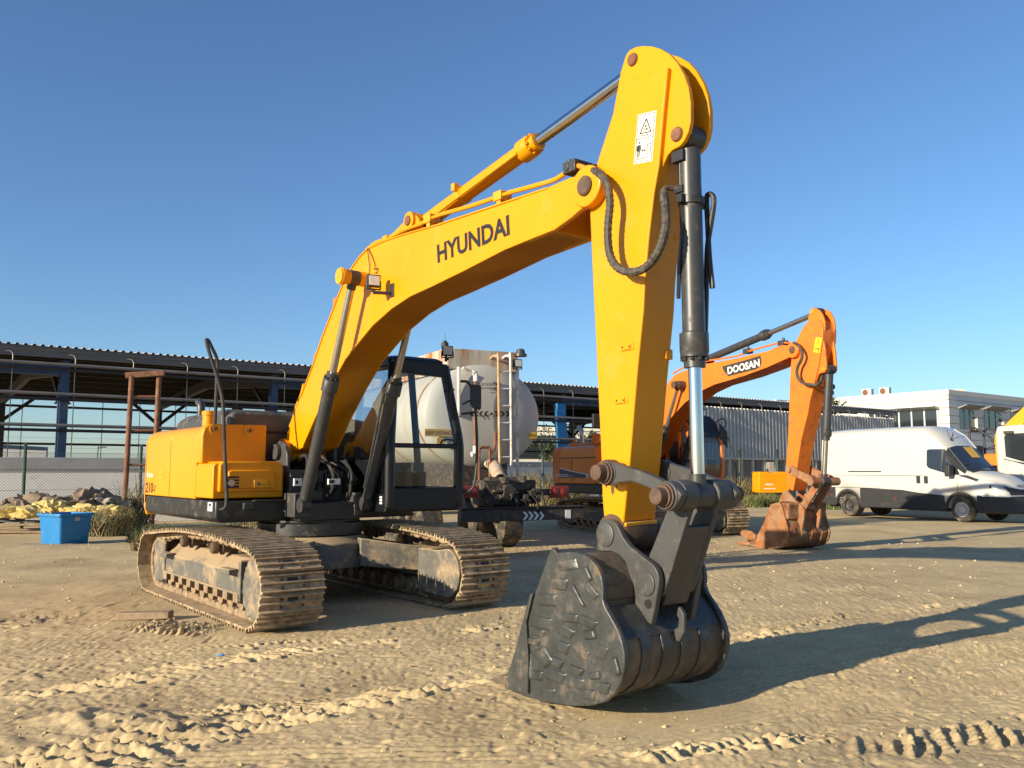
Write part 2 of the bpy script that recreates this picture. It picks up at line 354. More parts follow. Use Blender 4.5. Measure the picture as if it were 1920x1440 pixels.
def actuator(root, name, p0, p1, g, rb, rr, mat, rodmat, eye=.10, yw=.10, gl=.22, grad=None, bolts=True):
    """hydraulic cylinder: barrel from p0 to the gland at fraction g, rod to p1; pins run along y"""
    p0, p1 = Vector(p0), Vector(p1); d = (p1 - p0); L = d.length; d.normalize(); grad = grad or rb * 1.24; G = L * g
    m = MB(); m.rings(p0, p1, [(eye * .6, rb * .6), (eye, rb), (G - gl, rb), (G - gl + .012, grad), (G - gl * .45, grad), (G - gl * .45 + .006, grad * .97), (G - .075, grad * .97), (G - .07, grad * .74), (G, grad * .74), (G, rr)], 28)
    m.cyl(p0 - Vector((0, yw, 0)), p0 + Vector((0, yw, 0)), eye, 22)
    if bolts:
        a = d.orthogonal().normalized(); b = d.cross(a)
        for k in range(10):
            q = 2 * math.pi * k / 10; c = p0 + d * (G - .07) + (a * math.cos(q) + b * math.sin(q)) * grad * .86; m.cyl(c, c + d * .022, .012, 6)
    cyl = m.build(name, mat, root, 0)
    r = MB(); r.rings(p0, p1, [(G - .02, rr), (L - eye * .7, rr)], 28); r.build('rod', rodmat, cyl)
    e = MB(); e.cyl(p1 - Vector((0, yw, 0)), p1 + Vector((0, yw, 0)), eye * .95, 22); e.cyl(p1 - d * (eye * 1.5), p1 - d * eye * .5, rr * 1.25, 20); e.build('rod_eye', mat, cyl, .006)
    return cyl
def pin(root, name, p, y0, y1, r, mat, prof=None):
    m = MB(); s = 1 if y1 > y0 else -1; L = abs(y1 - y0)
    m.rings((p[0], y0, p[1]), (p[0], y1, p[1]), [(0, r * .25), (.004, r * .3), (.004, r * .85), (.012, r), (L - .012, r), (L, r * .85), (L, 0)], 24)
    return m.build(name, mat, root)

# ------------------------------------------------------------------ the yellow excavator
F1 = Frame(-2.6, 11.27, -52.2)
YX = thing('excavator', 'yellow crawler excavator whose worn black bucket rests on the sand in front', 'excavator', F1.c, F1.h)
tR = make_track(YX, -1.19, -1); tL = make_track(YX, 1.19, 1); make_carbody(YX)

# boom -------------------------------------------------------------
hb = .235
low = F1.xz([(533, 831), (545, 851), (569, 838), (592, 785), (620, 727), (649, 674), (673.6, 643), (701, 610), (736, 579), (771, 556), (812.5, 537), (847, 520), (868, 510), (947.5, 469), (1000, 447.5), (1037, 433)], -hb)
upp = F1.xz([(1028, 351), (947, 378), (822, 420), (760, 437.5), (722, 450), (689, 466), (675, 480), (663, 497), (649, 518), (635, 553), (604, 633), (583, 695), (563, 745), (543, 799)], -hb)
m = MB(); m.prism(low + upp, -hb, hb)
cheek = F1.xz([(985, 454), (1037, 433), (1072, 408), (1106, 378), (1117, 366), (1120, 348), (1116, 333), (1106, 326), (1085, 329), (1070, 333), (1031, 350), (975, 369)], -hb)
for a, b in ((-hb - .005, -hb + .045), (hb - .045, hb + .005)): m.prism(cheek, a, b)
elb = F1.xz([(1102, 350)], -hb)[0]
for s in (-1, 1): m.rings((elb[0], s * .17, elb[1]), (elb[0], s * (hb + .028), elb[1]), [(0, .17), (.085, .17), (.093, .16)], 32)
boom = m.build('boom', YEL, YX, .012)
fl = MB(); fl.strip([(a, b) for a, b in low[2:]], .016, -hb - .014, hb + .014); fl.strip(upp[::-1][1:], -.016, -hb - .014, hb + .014); fl.build('flange_plates', YEL, boom, .004)
bt = F1.xz([(655, 520)], -.47)[0]
m = MB(); m.rings((bt[0], -.60, bt[1]), (bt[0], .60, bt[1]), [(0, .03), (.0, .088), (.02, .088), (.02, .098), (.06, .098), (.06, .083), (.36, .083), (.37, .12), (.83, .12), (.84, .083), (1.14, .083), (1.14, .098), (1.18, .098), (1.18, .088), (1.20, .088), (1.20, .03)], 28)
m.build('cylinder_pin_boss', YELW, boom)
pin(boom, 'elbow_pin', elb, -hb - .018, -hb - .055, .082, RUST)
ear = F1.xz([(722, 450), (738, 436), (765, 409), (772, 403), (781, 404), (786, 412), (788, 424), (800, 428), (822, 421), (790, 440), (740, 455)], -.16)
m = MB(); m.prism(ear, -.165, -.125); m.prism(ear, .125, .165); acf = F1.xz([(771, 415)], -.16)[0]
m.rings((acf[0], -.20, acf[1]), (acf[0], .20, acf[1]), [(0, .10), (.08, .10), (.08, .06), (.32, .06), (.32, .10), (.40, .10)], 24); m.build('arm_cylinder_bracket', YEL, boom, .006)
pin(boom, 'bracket_pin', acf, -.20, -.212, .055, RUSTP)
tA, tB, tC = F1.y(821, 494, -hb), F1.y(956.5, 440.5, -hb), F1.y(819.5, 459.5, -hb)
text_mesh('HYUNDAI', bilin(tA, tB, tC, (0, -.004, 0)), .030, 'brand_lettering', INK, boom)
# pipes on the boom
pp = [(687, 470), (705, 456), (724, 449), (760, 431), (790, 420), (805, 411), (830, 402), (880, 388), (930, 371), (951, 363), (1000, 350), (1037, 339), (1052, 331), (1068, 320)]
m = MB()
for k, yy in enumerate((-.20, -.14)): m.tube(smooth([F1.y(a, b - k * 1.5, yy) for a, b in pp], 4), .019, 8)
m.build('hydraulic_pipes', YEL, boom)
for a, b in ((808, 411), (940, 369)):
    c = F1.y(a, b, -.18); q = MB(); q.box(c.x - .06, c.x + .06, -.235, -.10, c.z - .045, c.z + .045); q.box(c.x - .03, c.x + .03, -.22, -.15, c.z - .10, c.z); q.build('pipe_clamp', YELW, boom, .008)
c = F1.y(1080, 313, -.20); q = MB(); q.box(c.x - .10, c.x + .05, -.26, -.05, c.z - .05, c.z + .05); q.cyl((c.x - .05, -.27, c.z), (c.x - .05, -.25, c.z), .035, 12); q.cyl((c.x - .08, -.2, c.z + .04), (c.x - .08, -.2, c.z + .085), .02, 8); q.box(c.x - .03, c.x + .01, -.2, -.12, c.z - .17, c.z); q.build('valve_block', GRYD, boom, .006)
c2 = F1.y(1104, 317, -.22); q = MB(); q.cyl((c.x + .05, -.22, c.z - .01), (c2.x, -.22, c2.z), .022, 10); q.mi = 1; q.rings((c2.x - .02, -.22, c2.z), (c2.x + .08, -.22, c2.z - .01), [(0, .04), (.04, .04), (.04, .03), (.1, .03)], 10); q.build('hose_fitting', [ORGD, GRYD], boom)
# work lamp on the boom
def work_lamp(root, c, r, name='work_lamp', s=1.0, yaw=0.0):
    q = MB(); M_ = Matrix.Rotation(yaw, 4, 'Z')
    def t(p): return Vector(c) + (M_ @ Vector(p)) * s
    def bx(x0, x1, y0, y1, z0, z1):
        P = [t((x, y, z)) for x in (x0, x1) for y in (y0, y1) for z in (z0, z1)]; V = [q.v(p) for p in P]
        for f in ((0, 1, 3, 2), (4, 6, 7, 5), (0, 4, 5, 1), (2, 3, 7, 6), (0, 2, 6, 4), (1, 5, 7, 3)): q.face([V[i] for i in f])
    bx(-.07, .0, -.075, .075, -.07, .07); bx(-.05, -.02, -.085, .085, -.10, -.085); bx(-.05, -.02, -.088, -.076, -.10, .0); bx(-.05, -.02, .076, .088, -.10, .0); bx(-.05, -.02, -.02, .02, -.13, -.09)
    lamp = q.build(name, PLAST, r, .006); q = MB(); bx(.0, .006, -.062, .062, -.055, .055); q.build('lamp_lens', LENS, lamp, .004); return lamp
c = F1.y(702, 526, -.42); lp = work_lamp(YX, (c.x, -.42, c.z), boom, s=.95, yaw=R(-12))
q = MB(); q.beam((c.x - .03, -.42, c.z - .125), (c.x + .05, -.235, c.z - .125), .05, .03); q.box(c.x + .03, c.x + .11, -.247, -.236, c.z - .17, c.z - .02); q.build('lamp_bracket', PLAST, boom, .004)
q = MB(); q.tube(smooth([F1.y(a, b, -.25) for a, b in ((689, 466), (691, 485), (693, 500), (692, 515), (691, 526))], 5), .005, 5); q.tube(smooth([F1.y(a, b, -.25) for a, b in ((690, 466), (697, 480), (703, 497), (702, 505), (708, 503), (707, 510), (702, 512))], 5), .005, 5); q.build('lamp_wire', RUB, boom)
for a, b, mt in ((629, 566, ORG), (593, 670, ORG), (722, 450, YEL)): c = F1.y(a, b, -.22); q = MB(); q.box(c.x - .05, c.x + .05, -.232, -.14, c.z - .05, c.z + .05); q.build('pipe_cleat', mt, boom, .008)
q = MB(); q.tube(smooth([F1.y(a, b, -.15) for a, b in ((571, 720), (566, 740), (560, 755), (556, 765), (551, 785), (545, 800))], 5), .028, 8); q.build('boom_hoses', YEL, boom)
q = MB(); q.tube(smooth([F1.y(a, b, -.15) for a, b in ((549, 788), (545, 797), (540, 808), (537, 824), (536, 845), (532, 865))], 5), .03, 8); q.build('foot_hoses', RUB, boom)

# arm --------------------------------------------------------------
ha = .172
armp = F1.xz([(1252, 125), (1244, 206), (1235, 310), (1226, 360), (1217, 436), (1209, 520), (1206, 580), (1195, 690), (1189, 760), (1180, 870), (1168, 985), (1160, 1003), (1146, 992), (1140, 977), (1132, 970), (1129, 932), (1127.5, 872), (1125, 815), (1121, 730),
              (1117.5, 647), (1113, 560), (1108, 450), (1106, 403), (1110, 345), (1118, 312), (1134, 262), (1149.6, 212), (1158, 179), (1172.5, 162), (1185, 147.5), (1214, 137), (1243, 129)], -ha)
m = MB(); m.prism(armp, -ha, ha); arm = m.build('arm', YEL, YX, .01)
lob = F1.xz([(1118, 312), (1149.6, 214), (1164, 137), (1172.5, 108), (1176, 100), (1181, 94), (1193, 88), (1206, 86), (1222.5, 87), (1239, 92), (1256, 102), (1270, 118), (1283, 141), (1291, 164), (1295, 193), (1295, 227), (1291, 247), (1283, 264), (1275, 274), (1260, 282), (1252, 291), (1245, 306), (1239, 331), (1230, 345), (1222, 400), (1150, 330)], -.125)
m = MB(); m.prism(lob, -.128, -.085); m.prism(lob, .085, .128); m.build('bracket_plates', YEL, arm, .006)
atp = F1.xz([(1187, 112)], -.128)[0]; abr = F1.xz([(1270, 252)], -.128)[0]; bkp = F1.xz([(1136, 1002)], -.235)[0]
pin(arm, 'arm_cylinder_pin', atp, .13, -.150, .052, RUSTP); pin(arm, 'bucket_cylinder_pin', abr, .13, -.150, .055, RUSTP)
web = F1.xz([(1226, 150), (1262, 175), (1262, 195), (1238, 215), (1232, 300), (1215, 300)], -.1); m = MB(); m.prism(web, -.09, .09); m.build('bracket_web', YEL, arm)
for a, b, w_, h_ in ((1176, 651, .07, .03), (1165, 751, .07, .03)):
    m = MB(); c = F1.y(a, b, -ha); m.box(c.x - w_, c.x + w_, -ha - .006, -ha + .01, c.z - h_ * .9, c.z + h_); m.box(c.x - w_ * .65, c.x + w_ * .65, -ha - .016, -ha, c.z - h_ * .7, c.z + h_ * .7)
    for k in (-.5, .5): m.mi = 1; m.cyl((c.x + k * w_, -ha - .014, c.z), (c.x + k * w_, -ha - .019, c.z), .009, 8)
    m.build('bolt_pad', [YEL, INK], arm, .003)
for a, b in ((1250, 665), (1268, 442), (1206, 872)):
    m = MB(); c = F1.y(a, b, .02 if a < 1240 else .15); m.box(c.x - .06, c.x + .03, c.y - .04, c.y + .04, c.z - .04, c.z + .04); m.build('front_cleat', YEL, arm, .008)
for (a, b, c_, w_) in ((1137, 903, 913, .010), (1149, 906, 926, .014), (1156, 906, 914, .010), (1103, 372, 380, .008)):   # grease runs below the pins
    p, q_ = F1.y(a, b, -ha if a > 1120 else -hb - .006), F1.y(a, c_, -ha if a > 1120 else -hb - .006); m = MB(); m.poly([(p.x - w_ * 1.6, p.y - .003, p.z), (p.x + w_ * 1.6, p.y - .003, p.z), (q_.x + w_, p.y - .003, q_.z + .01), (q_.x, p.y - .003, q_.z - .008), (q_.x - w_, p.y - .003, q_.z + .01)]); m.build('grease_run', RUST, arm if a > 1120 else boom)
m = MB(); m.rings((bkp[0], -.178, bkp[1]), (bkp[0], .178, bkp[1]), [(0, .10), (0, .15), (.05, .165), (.30, .165), (.356, .15), (.356, .1)], 30); m.build('arm_end_boss', RUST, arm)
q = MB(); a = F1.x(1172, 984, F1.xz([(1171, 985)], -ha)[0][0] + .004); q.beam((a.x + .002, -ha, a.z), (a.x + .002, ha, a.z + .012), .02, .03); q.build('weld_bead', YELW, arm, .006)
# warning sticker (person keeping away from the arm)
S = [F1.y(a, b, -ha) for a, b in ((1188.5, 308.5), (1223.5, 302), (1196.5, 215.5))]
off = Vector((0, -.003, 0)); B = bilin(S[0], S[1], S[2])
q = MB(); q.poly([B(u, v) + off for u, v in ((0, 0), (1, 0), (1, 1), (0, 1))]); st = q.build('warning_sticker', STIK, arm)
q = MB(); off2 = off * 2.2
def ln(u0, v0, u1, v1, w=.018):
    d = Vector((u1 - u0, (v1 - v0) * 2.6)); d.normalize(); n_ = Vector((-d.y, d.x / 2.6)) * w
    q.poly([B(u0 + n_.x, v0 + n_.y) + off2, B(u1 + n_.x, v1 + n_.y) + off2, B(u1 - n_.x, v1 - n_.y) + off2, B(u0 - n_.x, v0 - n_.y) + off2])
for a in (((.06, .03), (.94, .03)), ((.94, .03), (.94, .97)), ((.94, .97), (.06, .97)), ((.06, .97), (.06, .03)), ((.06, .49), (.94, .49))): ln(*a[0], *a[1], .012)
for a in (((.22, .60), (.50, .88)), ((.50, .88), (.80, .60)), ((.80, .60), (.22, .60))): ln(*a[0], *a[1], .025)
for a in (((.5, .78), (.44, .64)), ((.44, .71), (.58, .74)), ((.56, .70), (.52, .64)), ((.62, .69), (.58, .64))): ln(*a[0], *a[1], .014)
ln(.22, .37, .22, .24, .07); ln(.19, .25, .18, .12, .022); ln(.27, .25, .27, .12, .022); ln(.12, .36, .12, .26, .014); ln(.33, .36, .33, .26, .014)
q.poly([B(.23 + .05 * math.cos(t * .7854), .415 + .02 * math.sin(t * .7854)) + off2 for t in range(8)])
ln(.38, .25, .60, .25, .016); ln(.38, .25, .44, .275); ln(.38, .25, .44, .225); ln(.60, .25, .54, .275); ln(.60, .25, .54, .225)
for a in (((.68, .17), (.86, .17)), ((.86, .17), (.86, .36)), ((.86, .36), (.68, .36)), ((.68, .36), (.68, .17))): ln(*a[0], *a[1], .012)
for k in range(8):
    ln(.16 + k * .075, .54, .20 + k * .075, .565, .014); ln(.14 + k * .075, .075, .18 + k * .075, .10, .014)
q.build('sticker_print', INK, st)
# arm hose loop
hz = [(1110, 318), (1117, 321), (1128, 329), (1137, 343), (1142, 362), (1143.5, 385), (1141, 410), (1139.5, 440), (1142, 470), (1150, 492), (1165, 506), (1184, 510), (1203, 506), (1221, 492), (1235, 470), (1244, 445), (1248, 420), (1248, 395), (1245.5, 372), (1244, 362)]
yy = [-.22, -.25, -.29, -.31, -.32] + [-.32] * 10 + [-.30, -.28, -.24, -.2, -.17]
hp = smooth([F1.y(a, b, y_) for (a, b), y_ in zip(hz, yy)], 10)
m = MB(); m.tube(hp, .03, 10, rad=[.03 + (.0035 if (i // 2) % 2 else 0) for i in range(len(hp))]); m.build('hydraulic_hose', HOSE, arm)
m = MB(); m.tube(smooth([F1.y(a, b, y_) for a, b, y_ in ((1244, 364, -.17), (1245, 356, -.16), (1251, 352, -.13), (1262, 353, -.09), (1270, 353, -.06))], 5), .022, 8); m.build('hose_elbow', RUST, arm)

# arm cylinder -----------------------------------------------------
p0, p1 = Vector((acf[0], 0, acf[1])), Vector((atp[0], 0, atp[1]))
gx = F1.y(1010, 265, 0).x; g = (gx - p0.x) / (p1.x - p0.x)
ac = actuator(YX, 'arm_cylinder', p0, p1, g, .082, .054, YEL, CHR, .10, .11, .24, .108)
d = (p1 - p0).normalized(); q = MB(); c = p0 + d * .75; q.rings(c, c + d * .05, [(0, .084), (0, .092), (.05, .092), (.05, .084)], 24); q.box(c.x - .02, c.x + .04, -.13, -.07, c.z + .03, c.z + .10)
q.tube([p0 + d * .25 + Vector((0, -.10, -.07)), c + Vector((0, -.10, -.06)), p0 + d * (g * (p1 - p0).length - .2) + Vector((0, -.10, -.05))], .016, 8); q.build('pipe_band', YELW, ac)
# bucket linkage ---------------------------------------------------
lke = F1.xz([(1250, 930)], -.33)[0]; lka = F1.xz([(1137.5, 886)], -.33)[0]; ebp = F1.xz([(1212, 1094)], -.235)[0]
p0, p1 = Vector((abr[0], 0, abr[1])), Vector((lke[0], 0, lke[1])); g = (p0.z - F1.y(1297, 690, 0).z) / (p0.z - p1.z)
bc = actuator(YX, 'bucket_cylinder', p0, p1, g, .083, .049, GRYD, CHR, .10, .08, .26, .106)
q = MB()
a = F1.y(1277, 300, -.06); b = F1.y(1278, 350, -.06); q.tube([a, b], .02, 8); q.box(a.x - .05, a.x + .06, -.11, .0, a.z - .02, a.z + .06); q.box(b.x - .04, b.x + .04, -.10, -.02, b.z - .05, b.z)
for y_, r_ in ((.13, .02), ): q.tube(smooth([F1.y(x, y, y_) for x, y in ((1336, 540), (1330, 480), (1327, 420), (1325, 375), (1329, 364), (1337, 368), (1338, 385), (1333, 420), (1326, 470), (1324, 560), (1322, 640))], 5), r_, 8)
q.rings(F1.y(1296, 372, 0), F1.y(1296, 386, 0), [(0, .085), (0, .098), (.05, .098), (.05, .085)], 24); c = F1.y(1296, 378, 0); q.box(c.x - .02, c.x + .03, -.14, .15, c.z - .03, c.z + .03)
q.tube([F1.y(1279, 350, -.075), F1.y(1280, 420, -.09), F1.y(1274, 480, -.08), F1.y(1272, 560, -.07)], .015, 6); q.build('cylinder_pipes', BLK, bc)
sl = F1.xz([(1137, 868), (1150, 866), (1158, 870), (1180, 877), (1208, 886), (1230, 896), (1247, 905), (1266, 912), (1278, 928), (1268, 948), (1250, 952), (1236, 940), (1228, 922), (1209, 912), (1183, 903), (1160, 905), (1146, 910), (1132, 904), (1127, 888)], -.33)
for k, (a, b) in enumerate(((-.33, -.262), (.262, .33))):
    m = MB(); m.prism(sl, a, b); s = -1 if k == 0 else 1; e = a if s < 0 else b
    for P_ in (lka, lke): m.cyl((P_[0], s * .25, P_[1]), (P_[0], e + s * .012, P_[1]), .105 if P_ is lke else .098, 26)
    lk_ = m.build('side_link', GRY, YX, .01)
    for P_ in (lka, lke): m = MB(); m.rings((P_[0], e + s * .01, P_[1]), (P_[0], e + s * .12, P_[1]), [(0, .09), (.02, .09), (.02, .076), (.04, .076), (.04, .06), (.105, .058), (.11, .05), (.11, 0)], 24); m.build('link_pin', RUST, lk_)
m = MB()
hl = []
d = Vector((lke[0] - ebp[0], lke[1] - ebp[1])); L = d.length; d.normalize(); n_ = Vector((-d.y, d.x))
c0, c1 = Vector(ebp), Vector(lke)
hl = [c0 - d * .03 + n_ * .115, c0 + d * .1 + n_ * .115, c1 - d * .12 + n_ * .085, c1 - d * .05 + n_ * .06, c1 - d * .05 - n_ * .07, c1 - d * .12 - n_ * .10, c0 + d * .12 - n_ * .12, c0 - d * .03 - n_ * .12, c0 - d * .12 - n_ * .03]
hp_ = [(p.x, p.y) for p in hl]; m.prism(hp_, -.168, -.118); m.prism(hp_, .118, .168)
fr = [(p.x, p.y) for p in (c0 - d * .12 - n_ * .11, c1 - d * .17 - n_ * .095, c1 - d * .17 - n_ * .06, c0 - d * .12 - n_ * .06)]
fr = [(p.x, p.y) for p in (c0 - d * .12 + n_ * -.125, c1 - d * .20 + n_ * -.10, c1 - d * .20 + n_ * -.06, c0 - d * .12 + n_ * -.08)]
m.prism(fr, -.13, .13)
m.rings((lke[0], -.25, lke[1]), (lke[0], .25, lke[1]), [(0, .10), (.0, .112), (.15, .112), (.15, .09), (.35, .09), (.35, .112), (.5, .112), (.5, .1)], 28)
m.rings((ebp[0], -.17, ebp[1]), (ebp[0], .17, ebp[1]), [(0, .11), (.34, .11)], 26)
m.build('bucket_link', GRY, YX, .008)

# bucket -----------------------------------------------------------
YB = .565
side = [(485, 115), (497, 112), (508, 125), (520, 155), (590, 148), (680, 153), (740, 168), (790, 200), (845, 270), (880, 350), (892, 440), (888, 520), (905, 580), (945, 650), (1000, 750), (1042, 860), (1062, 960), (1062, 1060), (1040, 1170), (990, 1270), (905, 1340), (780, 1374), (620, 1372), (480, 1352), (350, 1318), (230, 1290), (120, 1266), (106, 1210), (108, 1155), (150, 1122), (180, 1020), (205, 960), (260, 740), (326, 485), (352, 470), (400, 335), (455, 175)]
sd = F1.xz([(920 + u / 4.235, 1000 + v / 4.235) for u, v in side], -YB)
zmin = min(p[1] for p in sd); print("ZMIN", zmin); zmin = -.012
BK = None
m = MB(); m.prism(sd, -YB, -YB + .045); m.prism(sd, YB - .045, YB)
cen = Vector((sum(p[0] for p in sd) / len(sd), sum(p[1] for p in sd) / len(sd)))
def inset(p, t): v = cen - Vector(p); v.normalize(); return (p[0] + v.x * t, p[1] + v.y * t)
shell_line = [inset(p, .045) for p in sd[4:27]]
bucket = m.build('bucket', BUCK, YX, .012)
m = MB(); m.strip(shell_line, -.03, -YB + .04, YB - .04); m.build('curved_shell', BUCKD, bucket, 0, ang=50)
m = MB()
m.strip([inset(p, .028) for p in sd[12:16]], -.02, -.5, .5)
m.build('back_seam_plate', BUCK, bucket, .006, ang=50)
for y_ in (-.31, -.10, .10, .31): m = MB(); m.strip([inset(p, .03) for p in sd[13:24]], -.022, y_ - .05, y_ + .05); m.build('wear_strip', BUCK, bucket, .006, ang=50)
lip = [sd[24], sd[25], sd[26], sd[27], (sd[27][0] - .02, sd[27][1] + .03)]
m = MB(); a, b = sd[24], sd[26]; m.prism([(a[0], a[1] + .02), (b[0] - .05, b[1] + .02), (b[0] - .05, b[1] + .06), (a[0], a[1] + .07)], -YB + .03, YB - .03); m.build('cutting_lip', BUCKD, bucket, .01)
for k in range(5):
    y_ = -.49 + k * .245; x0, z0 = sd[27][0] - .02, sd[26][1] + .075; m = MB()
    m.loft([[(x0 + .10, y_ - .06, z0 - .05), (x0 + .10, y_ + .06, z0 - .05), (x0 + .10, y_ + .06, z0 + .06), (x0 + .10, y_ - .06, z0 + .06)],
            [(x0 - .06, y_ - .055, z0 - .055), (x0 - .06, y_ + .055, z0 - .055), (x0 - .06, y_ + .055, z0 + .04), (x0 - .06, y_ - .055, z0 + .04)],
            [(x0 - .23, y_ - .04, z0 - .05), (x0 - .23, y_ + .04, z0 - .05), (x0 - .23, y_ + .04, z0 - .03), (x0 - .23, y_ - .04, z0 - .03)]])
    m.build('bucket_tooth', BUCKD, bucket, .006)
# welded wear blocks on the near side
wb = [(615, 250, 130, 90, -8), (548, 400, 140, 95, 5), (460, 530, 130, 100, 6), (400, 710, 150, 95, 14), (635, 670, 120, 70, 8), (770, 705, 150, 75, 22), (600, 780, 120, 85, 28), (785, 805, 100, 70, -6), (340, 860, 110, 60, 10), (575, 905, 100, 80, 25), (735, 960, 95, 75, 18), (430, 975, 105, 150, -28), (530, 1025, 85, 80, 25), (680, 1090, 120, 70, 22), (515, 1135, 170, 95, 20), (680, 1190, 120, 95, 16), (260, 1070, 120, 200, -3), (785, 1280, 120, 85, 8), (450, 1290, 110, 120, 2), (905, 1230, 75, 80, 10), (885, 950, 80, 120, 20), (800, 450, 60, 150, -38), (700, 500, 30, 190, -28), (775, 320, 40, 110, -25), (1000, 1060, 45, 150, -15), (370, 1130, 90, 70, 5), (830, 1130, 90, 60, -10), (380, 790, 90, 55, 12)]
m = MB()
for u, v, w_, h_, ang in wb:
    ca, sa = math.cos(R(ang)), math.sin(R(ang)); w_, h_ = w_ * 1.18, h_ * 1.18; th = random.uniform(.010, .022); jt = [random.uniform(.82, 1.12) for _ in range(8)]; ji = 0; q1, q2 = [], []
    for a, b in ((-.5, -.5), (.5, -.5), (.5, .5), (-.5, .5)):
        ji += 2
        for k, f in ((0, 1), (1, .72)):
            x, y = a * w_ * f * jt[ji - 2], b * h_ * f * jt[ji - 1]; p = F1.y(920 + (u + x * ca - y * sa) / 4.235, 1000 + (v + x * sa + y * ca) / 4.235, -YB)
            (q1 if k == 0 else q2).append(Vector((p.x, -YB + .005 if k == 0 else -YB - th, p.z - zmin - .012)))
    m.loft([q1, q2])
m.build('wear_blocks', BUCK, bucket, .010, seg=3)
cut = F1.xz([(920 + u / 4.235, 1000 + v / 4.235) for u, v in ((205, 960), (330, 480), (355, 470), (300, 700), (318, 985), (315, 1270), (160, 1240), (150, 1125))], -YB)
for k in (-1, 1): m = MB(); m.prism([(a, b - zmin - .012) for a, b in cut], k * (YB + .028), k * (YB - .004)); m.build('side_cutter', BUCK, bucket, .008)
er = [(255, 260), (268, 215), (290, 180), (328, 160), (370, 155), (412, 158), (450, 170), (490, 215), (525, 280), (560, 360), (640, 470), (770, 575), (920, 690), (960, 740), (985, 800), (997, 870), (995, 940), (980, 1010), (965, 1100), (940, 1250), (905, 1420), (860, 1390), (745, 1210), (700, 1150), (690, 1100), (690, 1000), (685, 920), (640, 820), (590, 660), (520, 580), (430, 540), (255, 530)]
ep = F1.xz([(1080 + u / 6.4, 950 + v / 6.4) for u, v in er], -.235)
for a, b in ((-.238, -.185), (.185, .238)):
    m = MB(); m.prism(ep, a, b); s = -1 if a < 0 else 1
    e = m.build('bucket_ear', GRY, bucket, .008)
    f = a if s < 0 else b
    for P_, r_ in ((bkp, .092), (ebp, .088)): m = MB(); m.rings((P_[0], f - s * .02, P_[1]), (P_[0], f + s * .014, P_[1]), [(0, r_), (.03, r_), (.034, r_ * .93), (.034, 0)], 30); m.build('pin_plate', GRY, e)
    c = F1.y(1080 + 868 / 6.4, 950 + 1170 / 6.4, -.238); m = MB(); m.cyl((c.x, f - s * .01, c.z), (c.x, f + s * .002, c.z), .034, 20); m.build('lifting_hole', INK, e)
tq = F1.xz([(1080 + u / 6.4, 950 + v / 6.4) for u, v in ((120, 560), (255, 540), (430, 545), (520, 590), (590, 670), (640, 830), (685, 930), (690, 1100), (560, 1120), (400, 1000), (330, 860), (220, 640))], -.235)
m = MB(); m.prism(tq, -YB + .04, YB - .04); m.build('torque_tube', BUCKD, bucket, .03, 3)
h = F1.y(1268, 1175, .02); hk = [(-.10, -.10), (.02, -.10), (.07, -.02), (.07, .10), (.03, .15), (-.01, .14), (.0, .09), (.02, .06), (.01, .0), (-.03, -.02), (-.07, .0), (-.10, -.03)]
m = MB(); m.prism([(h.x + .02 + a, h.z + b) for a, b in hk], .0, .035); m.build('lifting_hook', GRY, bucket, .008)
# upper structure ---------------------------------------------------
m = MB(); cw = [(-2.585, -1.36), (-2.62, -1.36), (-2.76, -1.32), (-2.85, -1.22), (-2.92, -.9), (-2.97, -.4), (-2.98, 0)]
cw = cw + [(a, -b) for a, b in cw[::-1][1:]]
m.loft([[(a * .985, b * .985, .985) for a, b in cw], [(a, b, 1.10) for a, b in cw], [(a, b, 2.0) for a, b in cw], [(a + (.05 if a < -2.5 else 0), b * .97, 2.1) for a, b in cw], [(a + (.16 if a < -2.5 else 0), b * .9, 2.15) for a, b in cw]])
m.build('counterweight', YEL, YX, .02)
m = MB(); prof = [(-1.36, 1.265), (-1.36, 2.02), (-1.345, 2.08), (-1.29, 2.14), (-1.19, 2.175), (-.55, 2.185), (-.55, 1.265)]
m.prism(prof, -2.575, -1.453, 'x'); sp_ = m.build('side_panel', YEL, YX, .012)
m = MB(); m.prism(prof, -1.447, -.385, 'x'); sp2 = m.build('side_door', YEL, YX, .012)
c = F1.y(304, 888, -1.36); q = MB(); q.box(c.x - .10, c.x + .10, -1.367, -1.355, c.z - .07, c.z + .07); q.cyl((c.x, -1.362, c.z), (c.x, -1.375, c.z), .018, 10); q.build('door_lock', YELW, sp_, .004)
q = MB(); q.box(-1.452, -1.448, -1.3605, -1.3, 1.28, 2.0); q.box(-2.58, -2.574, -1.3615, -1.3, 1.16, 2.0); q.build('panel_seams', INK, sp2)
text_mesh('210', bilin(F1.y(273.5, 923.5, -1.36), F1.y(286.5, 924, -1.36), F1.y(274.5, 904.5, -1.36), (0, -.004, 0)), .012, 'number_lettering', INK, sp_)
text_mesh('-7', bilin(F1.y(286.8, 923.5, -1.36), F1.y(291.5, 924, -1.36), F1.y(287.2, 910, -1.36), (0, -.004, 0)), .01, 'number_lettering', INK, sp_)
text_mesh('Robex', bilin(F1.y(276.2, 895, -1.36), F1.y(287.8, 895, -1.36), F1.y(276.4, 885, -1.36), (0, -.004, 0)), .012, 'series_lettering', LETW, sp_)
m = MB(); m.prism([(-1.36, 1.70), (-1.36, 2.05), (-1.335, 2.14), (-1.28, 2.185), (-.54, 2.195), (-.54, 1.70)], -.38, -.20, 'x'); m.box(-.38, -.204, -1.345, -.55, 1.3, 1.7)
tkc = m.build('fuel_tank_cover', YEL, YX, .02, 3)
